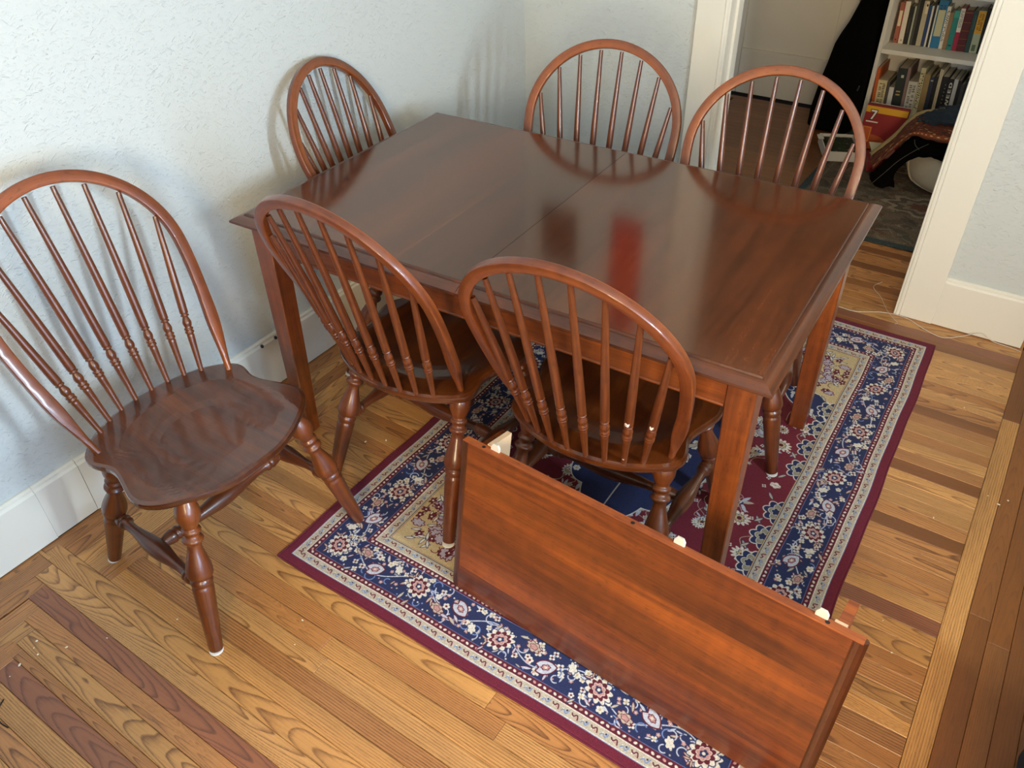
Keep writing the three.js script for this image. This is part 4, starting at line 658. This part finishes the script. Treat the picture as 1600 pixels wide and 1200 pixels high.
// cloth: a lattice of points smoothed into a sheet with thickness and fine creases
function cloth(rows, nu, nv, th, seed, amp = 0.004) {
  const cr = (a) => new THREE.CatmullRomCurve3(a, false, 'centripetal'), rc = rows.map((r) => cr(r.map((p) => new THREE.Vector3(...p))));
  const top = [], N = nu + 1;
  for (let j = 0; j <= nv; j++) for (let i = 0; i <= nu; i++) { const col = cr(rc.map((c) => c.getPoint(i / nu))); const p = col.getPoint(j / nv); p.y += amp * (noise(i / nu * 7, j / nv * 9, 50, 50, seed) - 0.4) + amp * 0.6 * (noise(i / nu * 16, j / nv * 20, 50, 50, seed + 1) - 0.5); p.z += amp * (noise(i / nu * 9 + 5, j / nv * 7, 50, 50, seed + 2) - 0.5); top.push(p); }
  const P0 = (u, v) => top[Math.round(v * nv) * N + Math.round(u * nu)];
  const a = gridGeo(nu, nv, (u, v) => P0(u, v).toArray()), nrm = a.attributes.normal, down = [];
  let up = 0; for (let i = 0; i < nrm.count; i++) up += nrm.getY(i); const sg = up < 0 ? 1 : -1;
  const b = gridGeo(nu, nv, (u, v) => { const k = Math.round(v * nv) * N + Math.round(u * nu); return [top[k].x + sg * th * nrm.getX(k), top[k].y + sg * th * nrm.getY(k), top[k].z + sg * th * nrm.getZ(k)]; });
  const pa = a.attributes.position, pb = b.attributes.position, ring = []; for (let i = 0; i < nu; i++) ring.push(i); for (let j = 0; j < nv; j++) ring.push(j * N + nu); for (let i = nu; i > 0; i--) ring.push(nv * N + i); for (let j = nv; j > 0; j--) ring.push(j * N);
  const rim = gridGeo(ring.length, 1, (u, v) => { const k = ring[Math.round(u * ring.length) % ring.length], q = v ? pb : pa; return [q.getX(k), q.getY(k), q.getZ(k)]; }, [0.02, 0.02]);
  return mergeGeometries([a, b, rim]);
}
{
  const two = { side: THREE.DoubleSide };
  const pf = tagged('pouf', 'cream linen floor cushion half hidden by the right door casing', 'pouf', [1.645, 0.0085, -1.37]);
  const prof = [[0.001, 0], [0.2, 0], [0.25, 0.006], [0.268, 0.03], [0.287, 0.08], [0.296, 0.15], [0.285, 0.22], [0.255, 0.27], [0.2, 0.29], [0.1, 0.298], [0.001, 0.3]];
  const g = lathe(prof, 48), p = g.attributes.position; for (let i = 0; i < p.count; i++) { const x = p.getX(i), y = p.getY(i), z = p.getZ(i), a = Math.atan2(z, x), k = 1 + 0.02 * Math.sin(3 * a + 1) + 0.012 * Math.sin(7 * a + y * 14); p.setXYZ(i, x * k, y, z * k); } g.computeVertexNormals();
  const linen = std({ color: 0xdcd3be, roughness: 0.95, bumpMap: texPile, bumpScale: 0.0008 }); mesh('cushion', g, linen, pf);
  mesh('piping', new THREE.TorusGeometry(0.257, 0.005, 8, 64).rotateX(Math.PI / 2), linen, pf, [0, 0.012, 0]); const sm = mesh('seam_piping', new THREE.TubeGeometry(new THREE.CatmullRomCurve3(prof.slice(2, 9).map(([r, y]) => new THREE.Vector3(-r * 0.87, y, r * 0.53))), 40, 0.004, 8), linen, pf);
  const black = phys({ color: 0x060505, roughness: 1, specularIntensity: 0.15, ...two }), bt = tagged('black_garment', 'black garment with pale seams draped over the cushion down to the rug', 'garment');
  mesh('front', cloth([[[1.72, .335, -1.22], [1.71, .31, -1.09], [1.70, .22, -1.055], [1.70, .165, -1.06]], [[1.6, .335, -1.22], [1.58, .305, -1.09], [1.57, .235, -1.055], [1.56, .195, -1.06]], [[1.48, .33, -1.22], [1.48, .29, -1.09], [1.475, .24, -1.06], [1.47, .215, -1.064]], [[1.40, .3, -1.2], [1.415, .28, -1.1], [1.43, .245, -1.07], [1.43, .215, -1.07]]], 30, 34, 0.006, 3, 0.007), black, bt);
  mesh('sleeve', cloth([[[1.385, .265, -1.14], [1.44, .275, -1.09], [1.5, .205, -1.062]], [[1.335, .185, -1.10], [1.375, .2, -1.065], [1.415, .175, -1.07]], [[1.28, .10, -1.07], [1.32, .11, -1.045], [1.365, .085, -1.085]], [[1.256, .07, -1.06], [1.29, .035, -1.035], [1.378, .016, -1.1]]], 26, 40, 0.008, 9, 0.01), black, bt);
  const seam = std({ color: 0x4a4844, roughness: 0.8 }); mesh('seam', new THREE.TubeGeometry(new THREE.CatmullRomCurve3([[1.47, .262, -1.068], [1.43, .232, -1.055], [1.37, .17, -1.046], [1.33, .112, -1.034], [1.285, .045, -1.028]].map((q) => new THREE.Vector3(...q))), 60, 0.0016, 6), seam, bt);
  mesh('seam', new THREE.TubeGeometry(new THREE.CatmullRomCurve3([[1.405, .262, -1.09], [1.415, .245, -1.075], [1.44, .232, -1.058]].map((q) => new THREE.Vector3(...q))), 30, 0.0016, 6), seam, bt);
  const pat = canvasTex(512, 512, (g, W, H) => { const r = rng(12); g.fillStyle = '#5a2a1a'; g.fillRect(0, 0, W, H); for (let i = 0; i < 700; i++) { g.fillStyle = ['#8a4a24', '#3a1a12', '#b08a54', '#6a2a1c', '#2a2420'][r() * 5 | 0]; g.beginPath(); g.ellipse(r() * W, r() * H, 3 + r() * 9, 2 + r() * 5, r() * 3, 0, 7); g.fill(); } for (const x of [18, W - 60]) { g.fillStyle = '#8a4420'; g.fillRect(x, 0, 42, H); for (let y = 8; y < H; y += 26) { g.fillStyle = '#cdb58a'; g.beginPath(); g.arc(x + 21, y, 6, 0, 7); g.fill(); } } });
  const br = tagged('patterned_cloth', 'rust-brown patterned cloth draped across the cushion above the black garment', 'cloth');
  const rows = [[[1.74, .375, -1.28], [1.73, .355, -1.15], [1.72, .3, -1.035]], [[1.6, .37, -1.28], [1.59, .345, -1.15], [1.58, .292, -1.04]], [[1.47, .345, -1.28], [1.47, .33, -1.16], [1.455, .292, -1.05]], [[1.36, .305, -1.26], [1.365, .302, -1.17], [1.395, .285, -1.08]], [[1.297, .205, -1.22], [1.305, .21, -1.15], [1.335, .212, -1.09]], [[1.222, .115, -1.17], [1.24, .112, -1.11], [1.266, .104, -1.06]]];
  mesh('sheet', cloth(rows, 26, 60, 0.005, 31, 0.009), std({ map: pat, roughness: 0.95, ...two }), br);
  mesh('hem', cloth(rows.slice(2).map((q) => [[q[0][0] - 0.012, q[0][1] + 0.004, q[0][2] - 0.03], [q[0][0] - 0.004, q[0][1] + 0.014, q[0][2] - 0.012], [q[0][0] + 0.003, q[0][1] + 0.01, q[0][2] + 0.006]]), 8, 40, 0.004, 37, 0.004), std({ color: 0xa89468, roughness: 0.95, ...two }), br);
  const bl = tagged('blue_cloth', 'crumpled dark blue cloth on top of the patterned one', 'cloth');
  mesh('sheet', cloth([[[1.378, .318, -1.24], [1.382, .322, -1.21], [1.388, .315, -1.18]], [[1.44, .348, -1.3], [1.45, .355, -1.22], [1.46, .335, -1.14]], [[1.53, .376, -1.33], [1.54, .382, -1.22], [1.54, .35, -1.125]], [[1.7, .4, -1.33], [1.7, .402, -1.22], [1.7, .37, -1.125]]], 26, 34, 0.012, 41, 0.016), std({ color: 0x22303f, roughness: 0.95, ...two }), bl);
}
renderer.render(scene, camera);
